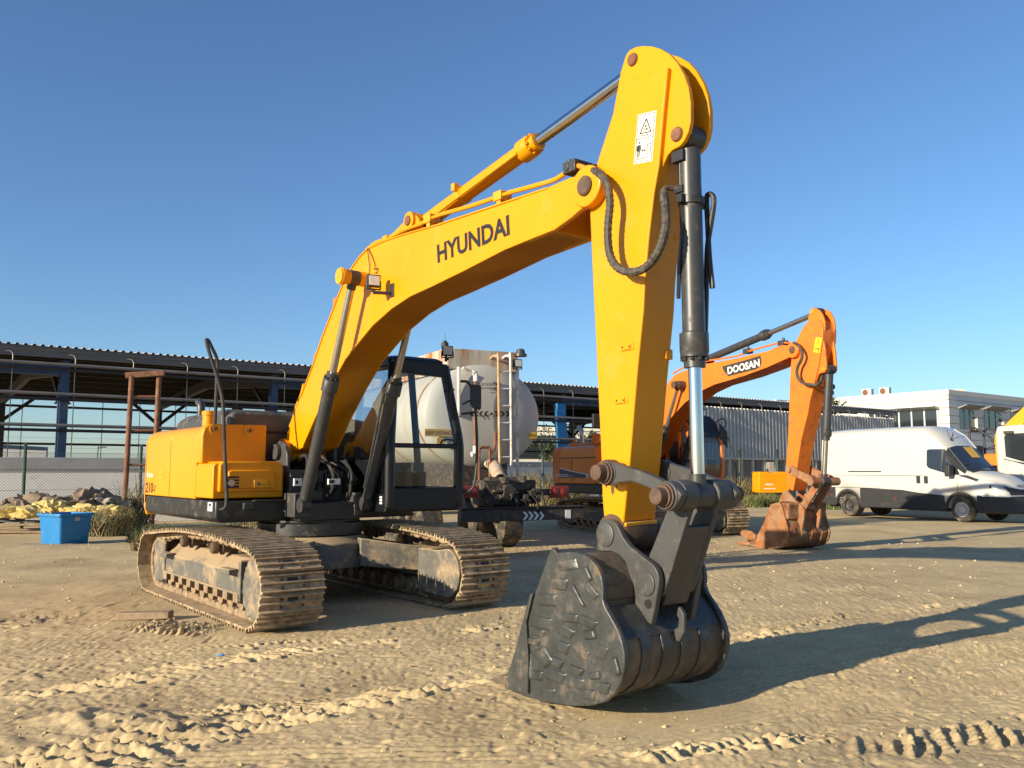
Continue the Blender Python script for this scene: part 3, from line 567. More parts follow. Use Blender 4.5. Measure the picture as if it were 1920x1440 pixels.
for a, b in ((403, 804), (467, 807)):
    q = MB(); c = F1.x(a, b, -.2); q.rings((-.205, c.y, c.z), (-.185, c.y, c.z), [(0, .07), (.02, .07), (.02, .052), (.012, .05), (.012, 0)], 20); q.mi = 1; q.cyl((-.2, c.y, c.z), (-.165, c.y, c.z), .022, 8); q.build('cover_knob', [YELW, RUST], tkc)
c = F1.x(391, 800, -.42); q = MB(); q.rings((-.42, c.y, 2.15), (-.42, c.y, 2.36), [(0, .075), (.15, .075), (.15, .086), (.2, .086), (.21, .07)], 20); q.build('filler_neck', YEL, YX)
m = MB(); tb = [(-1.36, 1.285), (-1.36, 1.66), (-1.335, 1.70), (-.545, 1.71), (-.50, 1.68), (-.485, 1.64), (-.485, 1.285)]
m.prism(tb, -.375, .24, 'x'); tbx = m.build('tool_box', YEL, YX, .015, 3)
m = MB(); m.prism([(-1.30, 1.36), (-1.30, 1.68), (-1.26, 1.725), (-.58, 1.728), (-.53, 1.70), (-.51, 1.64), (-.51, 1.36)], -.35, .285, 'x'); m.build('box_lid', YEL, tbx, .02, 3)
m = MB(); m.prism([(-1.20, 1.40), (-1.20, 1.60), (-1.16, 1.62), (-.68, 1.62), (-.64, 1.58), (-.60, 1.40)], .28, .312, 'x'); pl = m.build('lid_panel', YEL, tbx, .014, 3)
P_ = [F1.x(a, b, .313) for a, b in ((427, 914), (448, 915), (448, 893), (427, 893))]
q = MB(); q.mi = 0; q.box(.300, .3135, min(p.y for p in P_), max(p.y for p in P_), min(p.z for p in P_), max(p.z for p in P_))
q.mi = 1
for z in (1.44, 1.475, 1.51): q.box(.310, .318, min(p.y for p in P_) - .005, max(p.y for p in P_) + .005, z, z + .012)
q.mi = 2; c = F1.x(434, 905, .31); q.cyl((.305, c.y, c.z - .005), (.316, c.y, c.z - .005), .04, 16)
q.build('lamp_grille', [INK, YEL, LENS], tbx)
a, b = F1.x(476, 914, .313), F1.x(502, 900, .313); q = MB()
q.box(.308, .322, a.y, b.y, a.z, b.z); q.mi = 1; q.box(.318, .323, a.y + .04, b.y - .03, a.z + .03, b.z - .02); q.mi = 0; q.box(.32, .33, a.y + .05, b.y - .04, a.z + .04, a.z + .055); q.mi = 2; q.cyl((.32, a.y + .05, a.z + .045), (.338, a.y + .05, a.z + .045), .018, 10); q.build('lid_latch', [YELW, YEL, GRYD], tbx, .004)
m = MB(); sk = [(-2.575, -1.355), (.22, -1.355), (.295, -1.33), (.305, -1.26), (.305, -.30), (.30, .4), (-2.575, .4)]
m.loft([[(a * (.985 if a > 0 else 1), b * .95, 1.0) for a, b in sk], [(a, b, 1.05) for a, b in sk], [(a, b, 1.255) for a, b in sk]])
m.box(-2.5, .30, .3, 1.36, 1.0, 1.2); m.box(-2.5, .6, -.42, .40, 1.0, 1.22)
skt = m.build('deck_skirt', BLK, YX, .015)
q = MB(); a, b = F1.y(389.5, 958, -1.362), F1.y(398.5, 942, -1.362); q.box(a.x, b.x, -1.364, -1.35, a.z, b.z); q.mi = 1; q.box(a.x + .03, b.x - .03, -1.366, -1.36, b.z - .045, b.z - .02); q.box(a.x + .06, b.x - .06, -1.366, -1.36, a.z + .03, a.z + .05); q.build('safety_sticker', [STIKW, INK], skt)
for bx_ in ((.30, .36, -1.02, -.90, 1.15, 1.23), (.30, .40, -.36, -.26, 1.04, 1.26), (.305, .375, -.9, -.5, 1.245, 1.262)): q = MB(); q.box(*bx_); q.build('step_bracket', GRYD, skt, .006)
m = MB()
def rbox(x0, x1, y0, y1, z0, z1, t): m.loft([[(x0, y0, z0), (x1, y0, z0), (x1, y1, z0), (x0, y1, z0)], [(x0, y0, z1 - t), (x1, y0, z1 - t), (x1, y1, z1 - t), (x0, y1, z1 - t)], [(x0 + t * 1.6, y0 + t * 1.2, z1), (x1 - t * .5, y0 + t * 1.2, z1), (x1 - t * .5, y1 - t, z1), (x0 + t * 1.6, y1 - t, z1)]])
rbox(-2.45, -1.30, -1.0, .6, 2.14, 2.40, .10); rbox(-1.28, -.62, -.98, .3, 2.14, 2.41, .06); rbox(-.60, -.36, -.95, .3, 2.1, 2.37, .05)
m.box(-2.5, -.4, -.55, 1.3, 1.22, 2.13)
m.build('engine_hood', HOODK, YX, .04, 3)
c = F1.x(377, 770, -1.75); q = MB(); q.tube(smooth([(-1.75, c.y, 2.3), (-1.75, c.y, 2.46), (-1.78, c.y, 2.54), (-1.86, c.y, 2.58)], 5), .055, 12); q.build('exhaust_pipe', GRYD, YX)
rail = [(411, 956, .37), (420, 954, .40), (424, 948, .40), (425, 930, .40), (423.5, 896, .39), (421, 840, .30), (420, 801, .12), (417, 750, -.0), (406, 703, -.05), (395, 669, -.08), (388, 645, -.10), (387, 637.5, -.12), (391, 639, -.14), (397, 651, -.15), (405, 668, -.16), (408, 681, -.17), (407, 700, -.18), (405, 750, -.19), (403, 795, -.20)]
m = MB(); m.tube(smooth([F1.x(a, b, x) for a, b, x in rail], 5), .022, 10); m.build('handrail', PLAST, YX)
# boom foot bracket and machinery between the boom and the cab
fb = F1.xz([(513, 838), (522, 830), (531, 830), (537, 838), (538, 860), (538, 905), (512, 905), (509, 855)], -.40)
m = MB(); m.prism(fb, -.40, -.35); m.prism(fb, .25, .30); m.box(-.8, .3, -.42, .36, 1.2, 1.62); m.box(.3, .62, -.50, -.30, 1.05, 1.34); m.box(.3, .62, .30, .42, 1.05, 1.34); m.build('boom_foot_bracket', GRY, YX, .012)
c = F1.y(518, 847, -.42); q = MB(); q.rings((c.x + .02, -.33, c.z), (c.x + .02, -.45, c.z), [(0, .14), (.06, .14), (.06, .10), (.12, .10), (.12, 0)], 26); q.box(c.x - .12, c.x - .05, -.44, -.40, c.z - .05, c.z + .03); q.build('boom_foot_pin', GRY, YX)
m = MB(); m.cyl((-.28, -.3, 1.86), (-.28, .3, 1.86), .17, 26); m.build('boom_foot_boss', YEL, boom)
m = MB(); rr = random.Random(3)
for k in range(11): x, y, z = rr.uniform(-.3, .42), rr.uniform(-.3, .34), rr.uniform(1.2, 1.5); m.box(x, x + rr.uniform(.08, .2), y, y + rr.uniform(.08, .2), z, z + rr.uniform(.06, .2))
m.build('control_valves', BLK, YX, .01)
m = MB()
for k in range(12):
    y = rr.uniform(-.3, .4); m.tube(smooth([(rr.uniform(.1, .4), y, rr.uniform(1.15, 1.3)), (rr.uniform(.35, .6), y + rr.uniform(-.1, .1), rr.uniform(1.4, 1.6)), (rr.uniform(.1, .4), y + rr.uniform(-.1, .1), rr.uniform(1.6, 1.8)), (-.2, y * .7, 1.7)], 5), .022, 7)
m.build('valve_hoses', RUB, YX)
for a, b, w_, h_, mt in ((559, 904, .10, .09, STIKW), (627, 903, .16, .07, STIKW)):
    c = F1.x(a, b, .63); q = MB(); q.box(.60, .632, c.y - w_ / 2, c.y + w_ / 2, c.z - h_ / 2, c.z + h_ / 2); q.mi = 1; q.box(.62, .635, c.y - w_ / 2 + .015, c.y, c.z - .02, c.z + .02); q.build('instruction_plate', [mt, INK], YX)
# boom cylinders
for s in (-1, 1):
    cyl_ = actuator(YX, 'boom_cylinder', (.72, s * .42, 1.20), (bt[0], s * .42, bt[1]), .60, .074, .042, GRYD, CHRD, .09, .06, .24, .096)
    q = MB(); q.tube([(.80, s * .34, 1.4), (1.28, s * .34, 2.62)], .015, 7); q.build('cylinder_pipe', GRYD, cyl_)
# cab ---------------------------------------------------------------
def fx(y, z):                                  # the cab front leans back above the sill
    return 1.17 - max(z - 2.0, 0) * .10
zr, zm, zl, zb = 3.05, 1.925, 1.40, 1.12
def yR(z): return .47 + max(z - 1.95, 0) * .09
def yL(z): return 1.555 - max(z - 1.95, 0) * .17
m = MB()
rf = lambda z, ins: [(-.55 + ins, .52 + ins, z), (.98 - ins, .56 + ins, z), (1.06 - ins, .62 + ins, z), (1.06 - ins, 1.32 - ins, z), (.98 - ins, 1.37 - ins, z), (-.55 + ins, 1.40 - ins, z)]
m.loft([rf(2.93, 0), rf(3.03, 0), rf(3.07, .06)])
fp = [(.46, 1.14), (.46, 1.40), (1.56, 1.40), (1.56, 1.17), (1.50, 1.12), (.50, 1.12)]
m.prism(fp, 1.06, 1.175, 'x')                                          # front lower panel
m.box(-.55, 1.10, .455, .51, 1.12, 1.33); m.box(-.55, 1.10, 1.50, 1.55, 1.12, 1.40); m.box(-.55, 1.12, .46, 1.55, 1.10, 1.16)   # sides and floor
for yf in (yR, yL):
    s = 1 if yf is yR else -1
    P = [(fx(0, z) - .03, yf(z) + s * .03, z) for z in (1.15, 1.5, 1.95, 2.3, 2.6, 2.88, 2.97)]
    m.tube(smooth(P, 3), .070, 8)
    m.beam((-.50, yf(3.0) + s * .03, 3.0), (-.52, yf(1.2) + s * .03, 1.2), .10, .10)
m.beam((.22, yR(3) + .03, 3.0), (.20, yR(1.2) + .03, 1.2), .09, .07, (0, 1, 0)); m.beam((.2, yL(3) - .02, 3.0), (.2, yL(1.2) - .02, 1.2), .09, .07, (0, 1, 0))
m.beam((fx(0, 2.9) - .03, yR(2.9) + .02, 2.93), (fx(0, 2.9) - .03, yL(2.9) - .02, 2.91), .11, .17)
m.beam((1.15, .47, zm), (1.15, 1.55, zm), .05, .06)
m.box(-.56, -.52, .5, 1.5, 1.12, 1.95); m.box(-.2, 1.0, .48, .52, 1.33, 1.75)
cab = m.build('cab', CABK, YX, .014)
q = MB(); q.poly([(fx(0, z) + .002, y, z) for y, z in ((.52, 1.96), (1.51, 1.96), (yL(2.86) - .04, 2.88), (yR(2.86) + .05, 2.88))]); q.build('windscreen', GLASS, cab)
q = MB(); q.poly([(1.168, y, z) for y, z in ((.52, 1.42), (1.51, 1.42), (1.51, 1.895), (.52, 1.895))]); q.build('lower_window', GLASS, cab)
q = MB(); q.poly([(x, yR(z) + .0, z) for x, z in ((-.45, 1.78), (1.05, 1.78), (1.02, 2.88), (-.45, 2.88))]); q.build('side_window', GLASS, cab)
q = MB(); q.poly([(-.54, y, z) for y, z in ((.55, 1.96), (1.45, 1.96), (1.38, 2.9), (.6, 2.9))]); q.build('rear_window', GLASS, cab)
q = MB(); q.box(-.15, .35, .78, 1.2, 1.45, 1.62); q.loft([[(-.22, .8, 1.6), (-.08, .8, 1.6), (-.08, 1.18, 1.6), (-.22, 1.18, 1.6)], [(-.34, .84, 2.25), (-.24, .84, 2.25), (-.24, 1.14, 2.25), (-.34, 1.14, 2.25)], [(-.38, .9, 2.5), (-.3, .9, 2.5), (-.3, 1.08, 2.5), (-.38, 1.08, 2.5)]]); q.build('operator_seat', SEATM, cab, .05, 3)
q = MB(); q.box(-.1, .5, .58, .76, 1.2, 1.72); q.box(-.1, .5, 1.22, 1.4, 1.2, 1.72); q.cyl((.42, .68, 1.7), (.45, .68, 1.95), .02, 8); q.cyl((.42, 1.32, 1.7), (.45, 1.32, 1.95), .02, 8); q.rings((.45, .68, 1.93), (.45, .68, 2.02), [(0, .02), (.03, .035), (.09, .03)], 10); q.rings((.45, 1.32, 1.93), (.45, 1.32, 2.02), [(0, .02), (.03, .035), (.09, .03)], 10); q.box(.75, .95, .85, .95, 1.2, 1.6); q.box(.75, .95, 1.05, 1.15, 1.2, 1.6); q.build('control_console', PLAST, cab, .015)
q = MB(); q.tube(smooth([(1.16, 1.54, 2.78), (1.24, 1.60, 2.76), (1.27, 1.66, 2.62), (1.28, 1.70, 2.30), (1.28, 1.72, 1.9), (1.27, 1.70, 1.5), (1.22, 1.66, 1.36), (1.14, 1.56, 1.33)], 5), .018, 8); q.tube([(1.16, 1.55, 2.35), (1.27, 1.69, 2.37)], .015, 8); q.build('grab_rail', PLAST, cab)
c = F1.x(893, 745, 1.30); q = MB(); q.loft([[(1.30 - .03 * k, c.y + a * (.085 - .012 * k), c.z + b * (.17 - .015 * k)) for a, b in ((-1, -.6), (-.6, -.85), (.7, -1), (1, -.8), (1, .85), (.7, 1), (-.75, 1), (-1, .85))] for k in (0, 1, 2)]); q.tube([(1.24, c.y + .01, c.z - .02), (1.24, c.y - .08, c.z - .05), (1.28, c.y - .20, c.z - .10)], .014, 7); q.build('mirror', PLAST, cab, .008)
q = MB(); q.tube(smooth([(1.18, 1.42, 2.66), (1.20, 1.36, 2.66), (1.21, 1.34, 2.60), (1.20, 1.36, 2.45), (1.18, 1.41, 2.43)], 5), .012, 7); q.tube(smooth([(1.18, 1.22, 1.95), (1.21, 1.24, 2.0), (1.21, 1.40, 2.0), (1.18, 1.43, 1.95)], 5), .012, 7); q.build('window_handles', PLAST, cab)
c = F1.x(838, 658, 1.0); cl = work_lamp(YX, (1.02, c.y, 3.19), cab, 'cab_lamp', .95, R(-25)); q = MB(); q.cyl((.98, c.y, 3.05), (.98, c.y, 3.12), .02, 8); q.rings((.95, c.y, 3.24), (.95, c.y, 3.33), [(0, .05), (.06, .05), (.07, .03), (.09, .03)], 12); q.cyl((.95, c.y, 3.3), (.95, c.y, 3.42), .004, 5); q.build('cab_beacon', PLAST, cab)
for y, z in ((.51, 1.98), (.51, 1.46), (1.53, 1.40)): q = MB(); q.rings((1.17, y, z), (1.20, y, z), [(0, .022), (.02, .022), (.03, .01)], 12); q.build('window_bolt', CHRD, cab)
q = MB(); c = F1.y(714, 938, .45)
for k, z in enumerate((-.035, .0, .035)): q.box(c.x - .03, c.x + .03, .449, .4535, c.z + z - .012, c.z + z + .012)
q.build('small_sticker', STIKW, cab)
# ------------------------------------------------------------------ ground: one sheet, fine near the camera
def axis(lo, f0, f1, hi, d, g):
    a = [f0]
    while a[-1] < f1: a.append(a[-1] + d)
    s = d
    while a[-1] < hi: s *= g; a.append(a[-1] + s)
    b = [f0]; s = d
    while b[-1] > lo: s *= g; b.append(b[-1] - s)
    return np.array(b[:0:-1] + a)
def hsh(i, j, k):
    h = (i.astype(np.int64) * 374761393 + j.astype(np.int64) * 668265263 + k * 974711) & 0x7fffffff
    h = ((h ^ (h >> 13)) * 1274126177) & 0x7fffffff
    return ((h ^ (h >> 16)) & 0xffff) / 65535.0
def vnoise(x, y, k):
    i, j = np.floor(x), np.floor(y); u, v = x - i, y - j; u, v = u * u * (3 - 2 * u), v * v * (3 - 2 * v)
    i, j = i.astype(np.int64), j.astype(np.int64)
    return (hsh(i, j, k) * (1 - u) + hsh(i + 1, j, k) * u) * (1 - v) + (hsh(i, j + 1, k) * (1 - u) + hsh(i + 1, j + 1, k) * u) * v - .5
gx_ = axis(-700, -4.6, 4.9, 700, .0125, 1.03); gy_ = axis(-120, 3.7, 8.2, 2500, .0125, 1.022)
X, Y = np.meshgrid(gx_, gy_)
near = np.clip(1.35 - np.hypot(X, Y - 6) / 30, 0, 1)
tb_ = np.clip((9.6 - Y) / 3.6, 0, 1); Z = -.135 * tb_ * tb_ * (3 - 2 * tb_)
Z += .05 * vnoise(X / 4.0, Y / 4.0, 1) + .010 * vnoise(X / 1.1, Y / 1.1, 2)
Z += near * (.007 * vnoise(X / .35, Y / .35, 3) + .004 * vnoise(X / .13, Y / .13, 4) - .011 * np.abs(vnoise(X / .085, Y / .07, 5)) + .007 * vnoise(X / .04, Y / .04, 25) + .006 * vnoise(X / .027, Y / .027, 8) + .010 * np.clip(vnoise(X / .034, Y / .034, 18) - .22, 0, 1))
rough = np.clip(vnoise(X / 1.7, Y / 1.7, 6) * 2.2 + .35, 0, 1)                      # patches churned by machines
clod = vnoise(X / .09, Y / .09, 7); Z += near * rough * .028 * np.clip(clod - .18, 0, 1) * 2
pit = vnoise(X / .11, Y / .11, 17); Z -= near * .07 * np.clip(pit - .30, 0, 1); Z -= near * .07 * np.clip(vnoise(X / .06, Y / .045, 19) - .33, 0, 1)
def segdist(p0, p1):
    d = p1 - p0; L = np.hypot(*d); d = d / L; s = (X - p0[0]) * d[0] + (Y - p0[1]) * d[1]; t = -(X - p0[0]) * d[1] + (Y - p0[1]) * d[0]
    return s, t, L
def tread(a, b, w, pitch, depth, slant=1.2, k=0, keep=.7, rows=2):
    """lug tyre print: rows of slanting ridges, broken and crumbled"""
    global Z
    p0, p1 = np.array([a.x, a.y]), np.array([b.x, b.y]); s, t, L = segdist(p0, p1)
    t = t + .10 * np.sin(s * 1.1 + k) + .06 * vnoise(s / .7, s * 0, 31 + k)
    fade = np.clip((s + .3) / .5, 0, 1) * np.clip((L + .3 - s) / .5, 0, 1) * np.clip((w / 2 - np.abs(t) + .05 * vnoise(s / .12, t / .3, 81 + k)) / .05, 0, 1)
    brk = np.clip((vnoise(s / .35, t / .18, 41 + k) + keep - .35) * 3.5, 0, 1)
    row = np.floor((t / w + .5) * rows)
    ph = (s + t * slant + row * pitch * .45 + .05 * vnoise(s / .2, t / .2, 51 + k) + .02 * vnoise(s / .06, t / .06, 52 + k)) / pitch; q = ph - np.floor(ph)
    amp = .55 + .9 * hsh(np.floor(ph).astype(np.int64), row.astype(np.int64), 7 + k)
    ridge = np.where(q < .62, (q / .62) ** 1.4, np.clip(1 - (q - .62) / .07, 0, 1))           # gentle rise, sharp broken face
    ridge = np.minimum(ridge * 1.7, 1); crumb = 1.1 - .9 * np.abs(vnoise(s / .07, t / .06, 91 + k)) + .4 * vnoise(s / .03, t / .03, 92 + k)
    Z += fade * brk * depth * 1.1 * (1.15 * ridge * amp * crumb - .5)
def rut(a, b, w, n, depth, k=0):
    """smooth ribbed tyre lines"""
    global Z
    p0, p1 = np.array([a.x, a.y]), np.array([b.x, b.y]); s, t, L = segdist(p0, p1); t = t + .12 * np.sin(s * .6 + k)
    fade = np.clip((s + .5) / 1, 0, 1) * np.clip((L + .5 - s) / 1, 0, 1) * np.clip((w / 2 - np.abs(t)) / .06, 0, 1)
    brk = np.clip((vnoise(s / 1.3, t / .2, 61 + k) + .35) * 3, 0, 1)
    Z += fade * brk * depth * (np.cos(t / w * 2 * math.pi * n) * .5 - .4) + depth * .9 * np.exp(-((np.abs(t) - w / 2 - .04) / .05) ** 2) * np.clip((s + .5), 0, 1) * np.clip(L + .5 - s, 0, 1) * brk
tread(wg(-60, 1450), wg(480, 1345), .50, .20, .052, 1.25, 1)
tread(wg(-40, 1475), wg(330, 1412), .40, .17, .045, 1.0, 14)
tread(wg(380, 1372), wg(930, 1268), .40, .165, .045, 1.2, 2)
tread(wg(-20, 1312), wg(300, 1272), .30, .24, .05, 1.3, 3, .62, 1)
tread(wg(290, 1262), wg(580, 1222), .30, .13, .042, 1.4, 4)
tread(wg(-40, 1180), wg(130, 1150), .75, .10, .045, .35, 5, .85, 1)
tread(wg(270, 1172), wg(400, 1178), .55, .09, .045, -.35, 6, .9, 1)
tread(wg(400, 1210), wg(620, 1198), .22, .09, .035, .6, 7)
tread(wg(700, 1200), wg(985, 1168), .32, .15, .034, 1.0, 8, .6)
tread(wg(1380, 1200), wg(1780, 1128), .32, .15, .032, .9, 9, .62)
tread(wg(1350, 1135), wg(1640, 1095), .28, .16, .022, .9, 10, .6)
tread(wg(1080, 1450), wg(1500, 1375), .26, .11, .034, .9, 11, .55)
tread(wg(1640, 1410), wg(1960, 1345), .50, .14, .036, -.9, 12, .7, 1)
tread(wg(380, 1338), wg(550, 1310), .28, .09, .04, 1.3, 13, .8)
tread(wg(560, 1420), wg(760, 1395), .3, .12, .03, 1.2, 15, .5)
rut(wg(900, 1420), wg(1960, 1215), .34, 4, .022, 1); rut(wg(1150, 1450), wg(2000, 1265), .40, 4, .024, 2)
rut(wg(1250, 1310), wg(1980, 1180), .36, 4, .018, 3); rut(wg(560, 1330), wg(1000, 1215), .36, 5, .016, 4); rut(wg(1420, 1185), wg(1960, 1120), .4, 4, .014, 5)
rut(wg(1000, 1400), wg(100, 1440), .4, 4, .014, 6); rut(wg(1380, 1180), wg(2000, 1090), .4, 5, .014, 7)
for (px, py, r, h_) in ((150, 1360, .26, .07), (300, 1365, .30, .06), (215, 1350, .2, .06), (60, 1390, .3, .05), (620, 1160, .12, .05), (5, 1030, .9, .14), (1730, 985, 1.2, .14), (1640, 990, .7, .10), (1440, 1010, .3, .06)):
    c = wg(px, py); Z += h_ * .7 * np.exp(-(((X - c.x) / (r * 1.6)) ** 2 + ((Y - c.y) / r) ** 2)) * (1 + .8 * vnoise(X / .12, Y / .12, 71))
def flat(cx, cy, r, z0):
    global Z
    q = np.clip(1.5 - np.hypot(X - cx, Y - cy) / r, 0, 1); q = q * q * (3 - 2 * q); Z = Z * (1 - q * .85) + z0 * q
for sy in (-1.19, 1.19):
    for sx in (-1.6, -.5, .6, 1.6): p = F1.c + F1.ex * sx + F1.ey * sy; flat(p.x, p.y, .55, -.008)
for sy in (-.4, 0, .4): p = F1.c + F1.ex * 6.1 + F1.ey * sy; flat(p.x, p.y, .45, -.125)
far_ = np.clip((np.hypot(X, Y) - 22) / 15, 0, 1); Z = Z * (1 - far_) + far_ * (.03 * vnoise(X / 3, Y / 3, 9) - .02)
nx, ny = len(gx_), len(gy_); me = bpy.data.meshes.new('ground')
co_ = np.stack([X, Y, Z], -1).reshape(-1, 3).astype(np.float32); me.vertices.add(len(co_)); me.vertices.foreach_set('co', co_.ravel())
ii = (np.arange(ny - 1)[:, None] * nx + np.arange(nx - 1)[None, :]).ravel(); qd = np.stack([ii, ii + 1, ii + nx + 1, ii + nx], -1).astype(np.int32)
me.loops.add(qd.size); me.loops.foreach_set('vertex_index', qd.ravel()); me.polygons.add(len(qd)); me.polygons.foreach_set('loop_start', np.arange(0, qd.size, 4, dtype=np.int32))
me.update(calc_edges=True); me.polygons.foreach_set('use_smooth', np.ones(len(qd), bool))
def gz(x, y):
    i = min(max(int(np.searchsorted(gx_, x)), 0), nx - 1); j = min(max(int(np.searchsorted(gy_, y)), 0), ny - 1); return float(Z[j, i])
SAND = pmat('dry_sand', (.595, .455, .25), .95, var=.16, scale=.9, dirt=(.42, .305, .17), damt=.42, dscale=.55, bump=.6, bscale=130, spec=.15)
def speckle(mat, scale, lo, hi):
    nt = mat.node_tree; b = nt.nodes['Principled BSDF']; src = b.inputs['Base Color'].links[0].from_socket
    tc = nd(nt, 'ShaderNodeTexCoord'); n = nd(nt, 'ShaderNodeTexNoise'); n.inputs['Scale'].default_value = scale; n.inputs['Detail'].default_value = 7; n.inputs['Roughness'].default_value = .8; nt.links.new(tc.outputs['Object'], n.inputs['Vector'])
    r = nd(nt, 'ShaderNodeMapRange'); r.inputs['From Min'].default_value = .32; r.inputs['From Max'].default_value = .62; r.inputs['To Min'].default_value = lo; r.inputs['To Max'].default_value = hi; nt.links.new(n.outputs['Fac'], r.inputs['Value'])
    v = nd(nt, 'ShaderNodeVectorMath', operation='SCALE'); nt.links.new(src, v.inputs[0]); nt.links.new(r.outputs[0], v.inputs['Scale']); nt.links.new(v.outputs[0], b.inputs['Base Color'])
speckle(SAND, 30, .66, 1.12)
_nt = SAND.node_tree                                             # finer grit on top of the relief
for n in _nt.nodes:
    if n.type == 'BUMP': n.inputs['Distance'].default_value = .012
    if n.type == 'TEX_NOISE' and n.inputs['Scale'].default_value > 100: n.inputs['Detail'].default_value = 9; n.inputs['Roughness'].default_value = .72
me.materials.append(SAND); ground = bpy.data.objects.new('ground', me); COL.objects.link(ground); ground['kind'] = 'structure'
# loose clods and pebbles
m = MB(); rr = random.Random(11)
def clod(mb, c, r, rnd):
    A = [mb.v(Vector(c) + Vector((math.cos(q) * r * rnd.uniform(.7, 1.2), math.sin(q) * r * rnd.uniform(.6, 1.1), rnd.uniform(-.3, .1) * r))) for q in (k * 1.0472 for k in range(6))]
    T = mb.v(Vector(c) + Vector((rnd.uniform(-.3, .3) * r, rnd.uniform(-.3, .3) * r, r * rnd.uniform(.5, .9))))
    for k in range(6): mb.face([A[k], A[(k + 1) % 6], T])
for k in range(2200):
    y = 3.6 + 16 * rr.random() ** 1.7; x = (rr.random() - .5) * 1.35 * y
    r = rr.choice((.004, .005, .006, .008, .010, .016)) * (1 + y / 16); clod(m, (x, y, gz(x, y) + r * .1), r, rr)
o = m.build('loose_clods', SAND); tag(o, None, None, None, 'stuff')
# ------------------------------------------------------------------ the orange excavator behind
F2 = Frame(3.55, 23.0, -64.0)
OX = thing('excavator', 'orange crawler excavator standing in the shade behind the tanker, rusty bucket down', 'excavator', F2.c, F2.h)
for t_ in (tR, tL): copy_tree(t_, OX)
for n in ('carbody', 'slewing_ring'):
    copy_tree(next(k for k in bpy.data.objects if k.parent == YX and k.name.startswith(n)), OX)
H = .26
lo2 = F2.xz([(1196, 872), (1222, 845), (1250, 793), (1260, 782), (1285, 755), (1311, 735), (1340, 721), (1395, 705), (1441, 688), (1458, 680)], -H)
up2 = F2.xz([(1456, 650), (1441, 658), (1410, 664.5), (1380, 672), (1320, 683), (1280, 696), (1265, 703), (1252, 718), (1238, 742), (1215, 800), (1184, 858)], -H)
m = MB(); m.prism(lo2 + up2, -H, H)
ck = F2.xz([(1436, 690), (1458, 680), (1484, 668), (1493, 661), (1496, 655), (1493, 650), (1488, 648), (1465, 647), (1441, 658)], -H); el2 = F2.xz([(1486.5, 656)], -H)[0]
for a, b in ((-H - .006, -H + .05), (H - .05, H + .006)): m.prism(ck, a, b)
for s in (-1, 1): m.rings((el2[0], s * .19, el2[1]), (el2[0], s * (H + .02), el2[1]), [(0, .17), (.08, .17), (.09, .16)], 24)
ob = m.build('boom', ORG, OX, .012)
pin(ob, 'elbow_pin', el2, -H - .01, -H - .045, .08, RUST)
fl = MB(); fl.strip(lo2[1:], .02, -H - .014, H + .014); fl.build('flange_plate', ORGW, ob)
b2 = F2.xz([(1269, 722)], -.47)[0]
m = MB(); m.rings((b2[0], -.58, b2[1]), (b2[0], .58, b2[1]), [(0, .03), (.0, .09), (.10, .09), (.10, .11), (1.06, .11), (1.06, .09), (1.16, .09), (1.16, .03)], 20); m.build('cylinder_pin_boss', RUST, ob)
D_ = [F2.y(a, b, -H) for a, b in ((1359, 707), (1432, 688), (1354, 687))]; B2 = bilin(*D_); of = Vector((0, -.004, 0))
q = MB(); q.poly([B2(u, v) + of for u, v in ((.09, -.02), (.80, -.04), (.93, .1), (.985, .45), (1, 1.02), (.55, .98), (.0, 1.0), (.015, .55))]); dp = q.build('brand_panel', DECG, ob)
text_mesh('DOOSAN', bilin(B2(.10, .16), B2(.92, .13), B2(.135, .80), of * 2), .035, 'brand_lettering', LETW, dp, .0)
m = MB()
for y_ in (-.20, -.13): m.tube(smooth([F2.y(a, b, y_) for a, b in ((1262, 700), (1280, 690), (1320, 678), (1380, 668), (1400, 660), (1430, 651), (1462, 643), (1480, 643))], 4), .022, 7)
m.build('hydraulic_pipes', ORG, ob)
for a, b in ((1402, 659), (1468, 644)):
    c = F2.y(a, b, -.17); m = MB(); m.box(c.x - .08, c.x + .08, -.25, -.08, c.z - .05, c.z + .06); m.cyl((c.x + .02, -.17, c.z), (c.x + .02, -.17, c.z + .12), .03, 8); m.build('pipe_clamp', GRYD, ob, .01)
hA = .19
ar = F2.xz([(1380 + u / 6.545, 560 + v / 6.545) for u, v in ((1050, 300), (1065, 400), (1062, 490), (1012, 800), (960, 1040), (905, 1250), (880, 1400))] + [(1380 + u / 6.545, 820 + v / 6.545) for u, v in ((805, 0), (762, 250), (737, 440), (702, 640), (690, 660), (622, 610), (612, 480), (616, 300), (636, 0))] + [(1380 + u / 6.545, 560 + v / 6.545) for u, v in ((648, 1440), (655, 1150), (668, 830), (682, 720), (735, 520), (820, 350), (882, 280), (920, 255), (985, 245))], -hA)
m = MB(); m.prism(ar, -hA, hA); oa = m.build('arm', ORGW, OX, .012)
lb = F2.xz([(1380 + u / 6.545, 560 + v / 6.545) for u, v in ((880, 290), (898, 190), (912, 140), (945, 112), (985, 118), (1030, 150), (1062, 200), (1085, 270), (1092, 330), (1080, 430), (1075, 500), (1095, 640), (1108, 800), (1108, 870), (1090, 905), (1050, 912), (1015, 925), (985, 1020), (950, 1040), (980, 700), (1000, 300))], -.15)
m = MB()
m.prism(lb, -.155, -.11); m.prism(lb, .11, .155); m.build('bracket_plates', ORG, oa, .008)
wb2 = F2.xz([(1380 + u / 6.545, 560 + v / 6.545) for u, v in ((1040, 310), (1078, 330), (1075, 500), (1050, 520), (1020, 900), (970, 900))], -.1); m = MB(); m.prism(wb2, -.11, .11); m.build('bracket_web', ORG, oa)
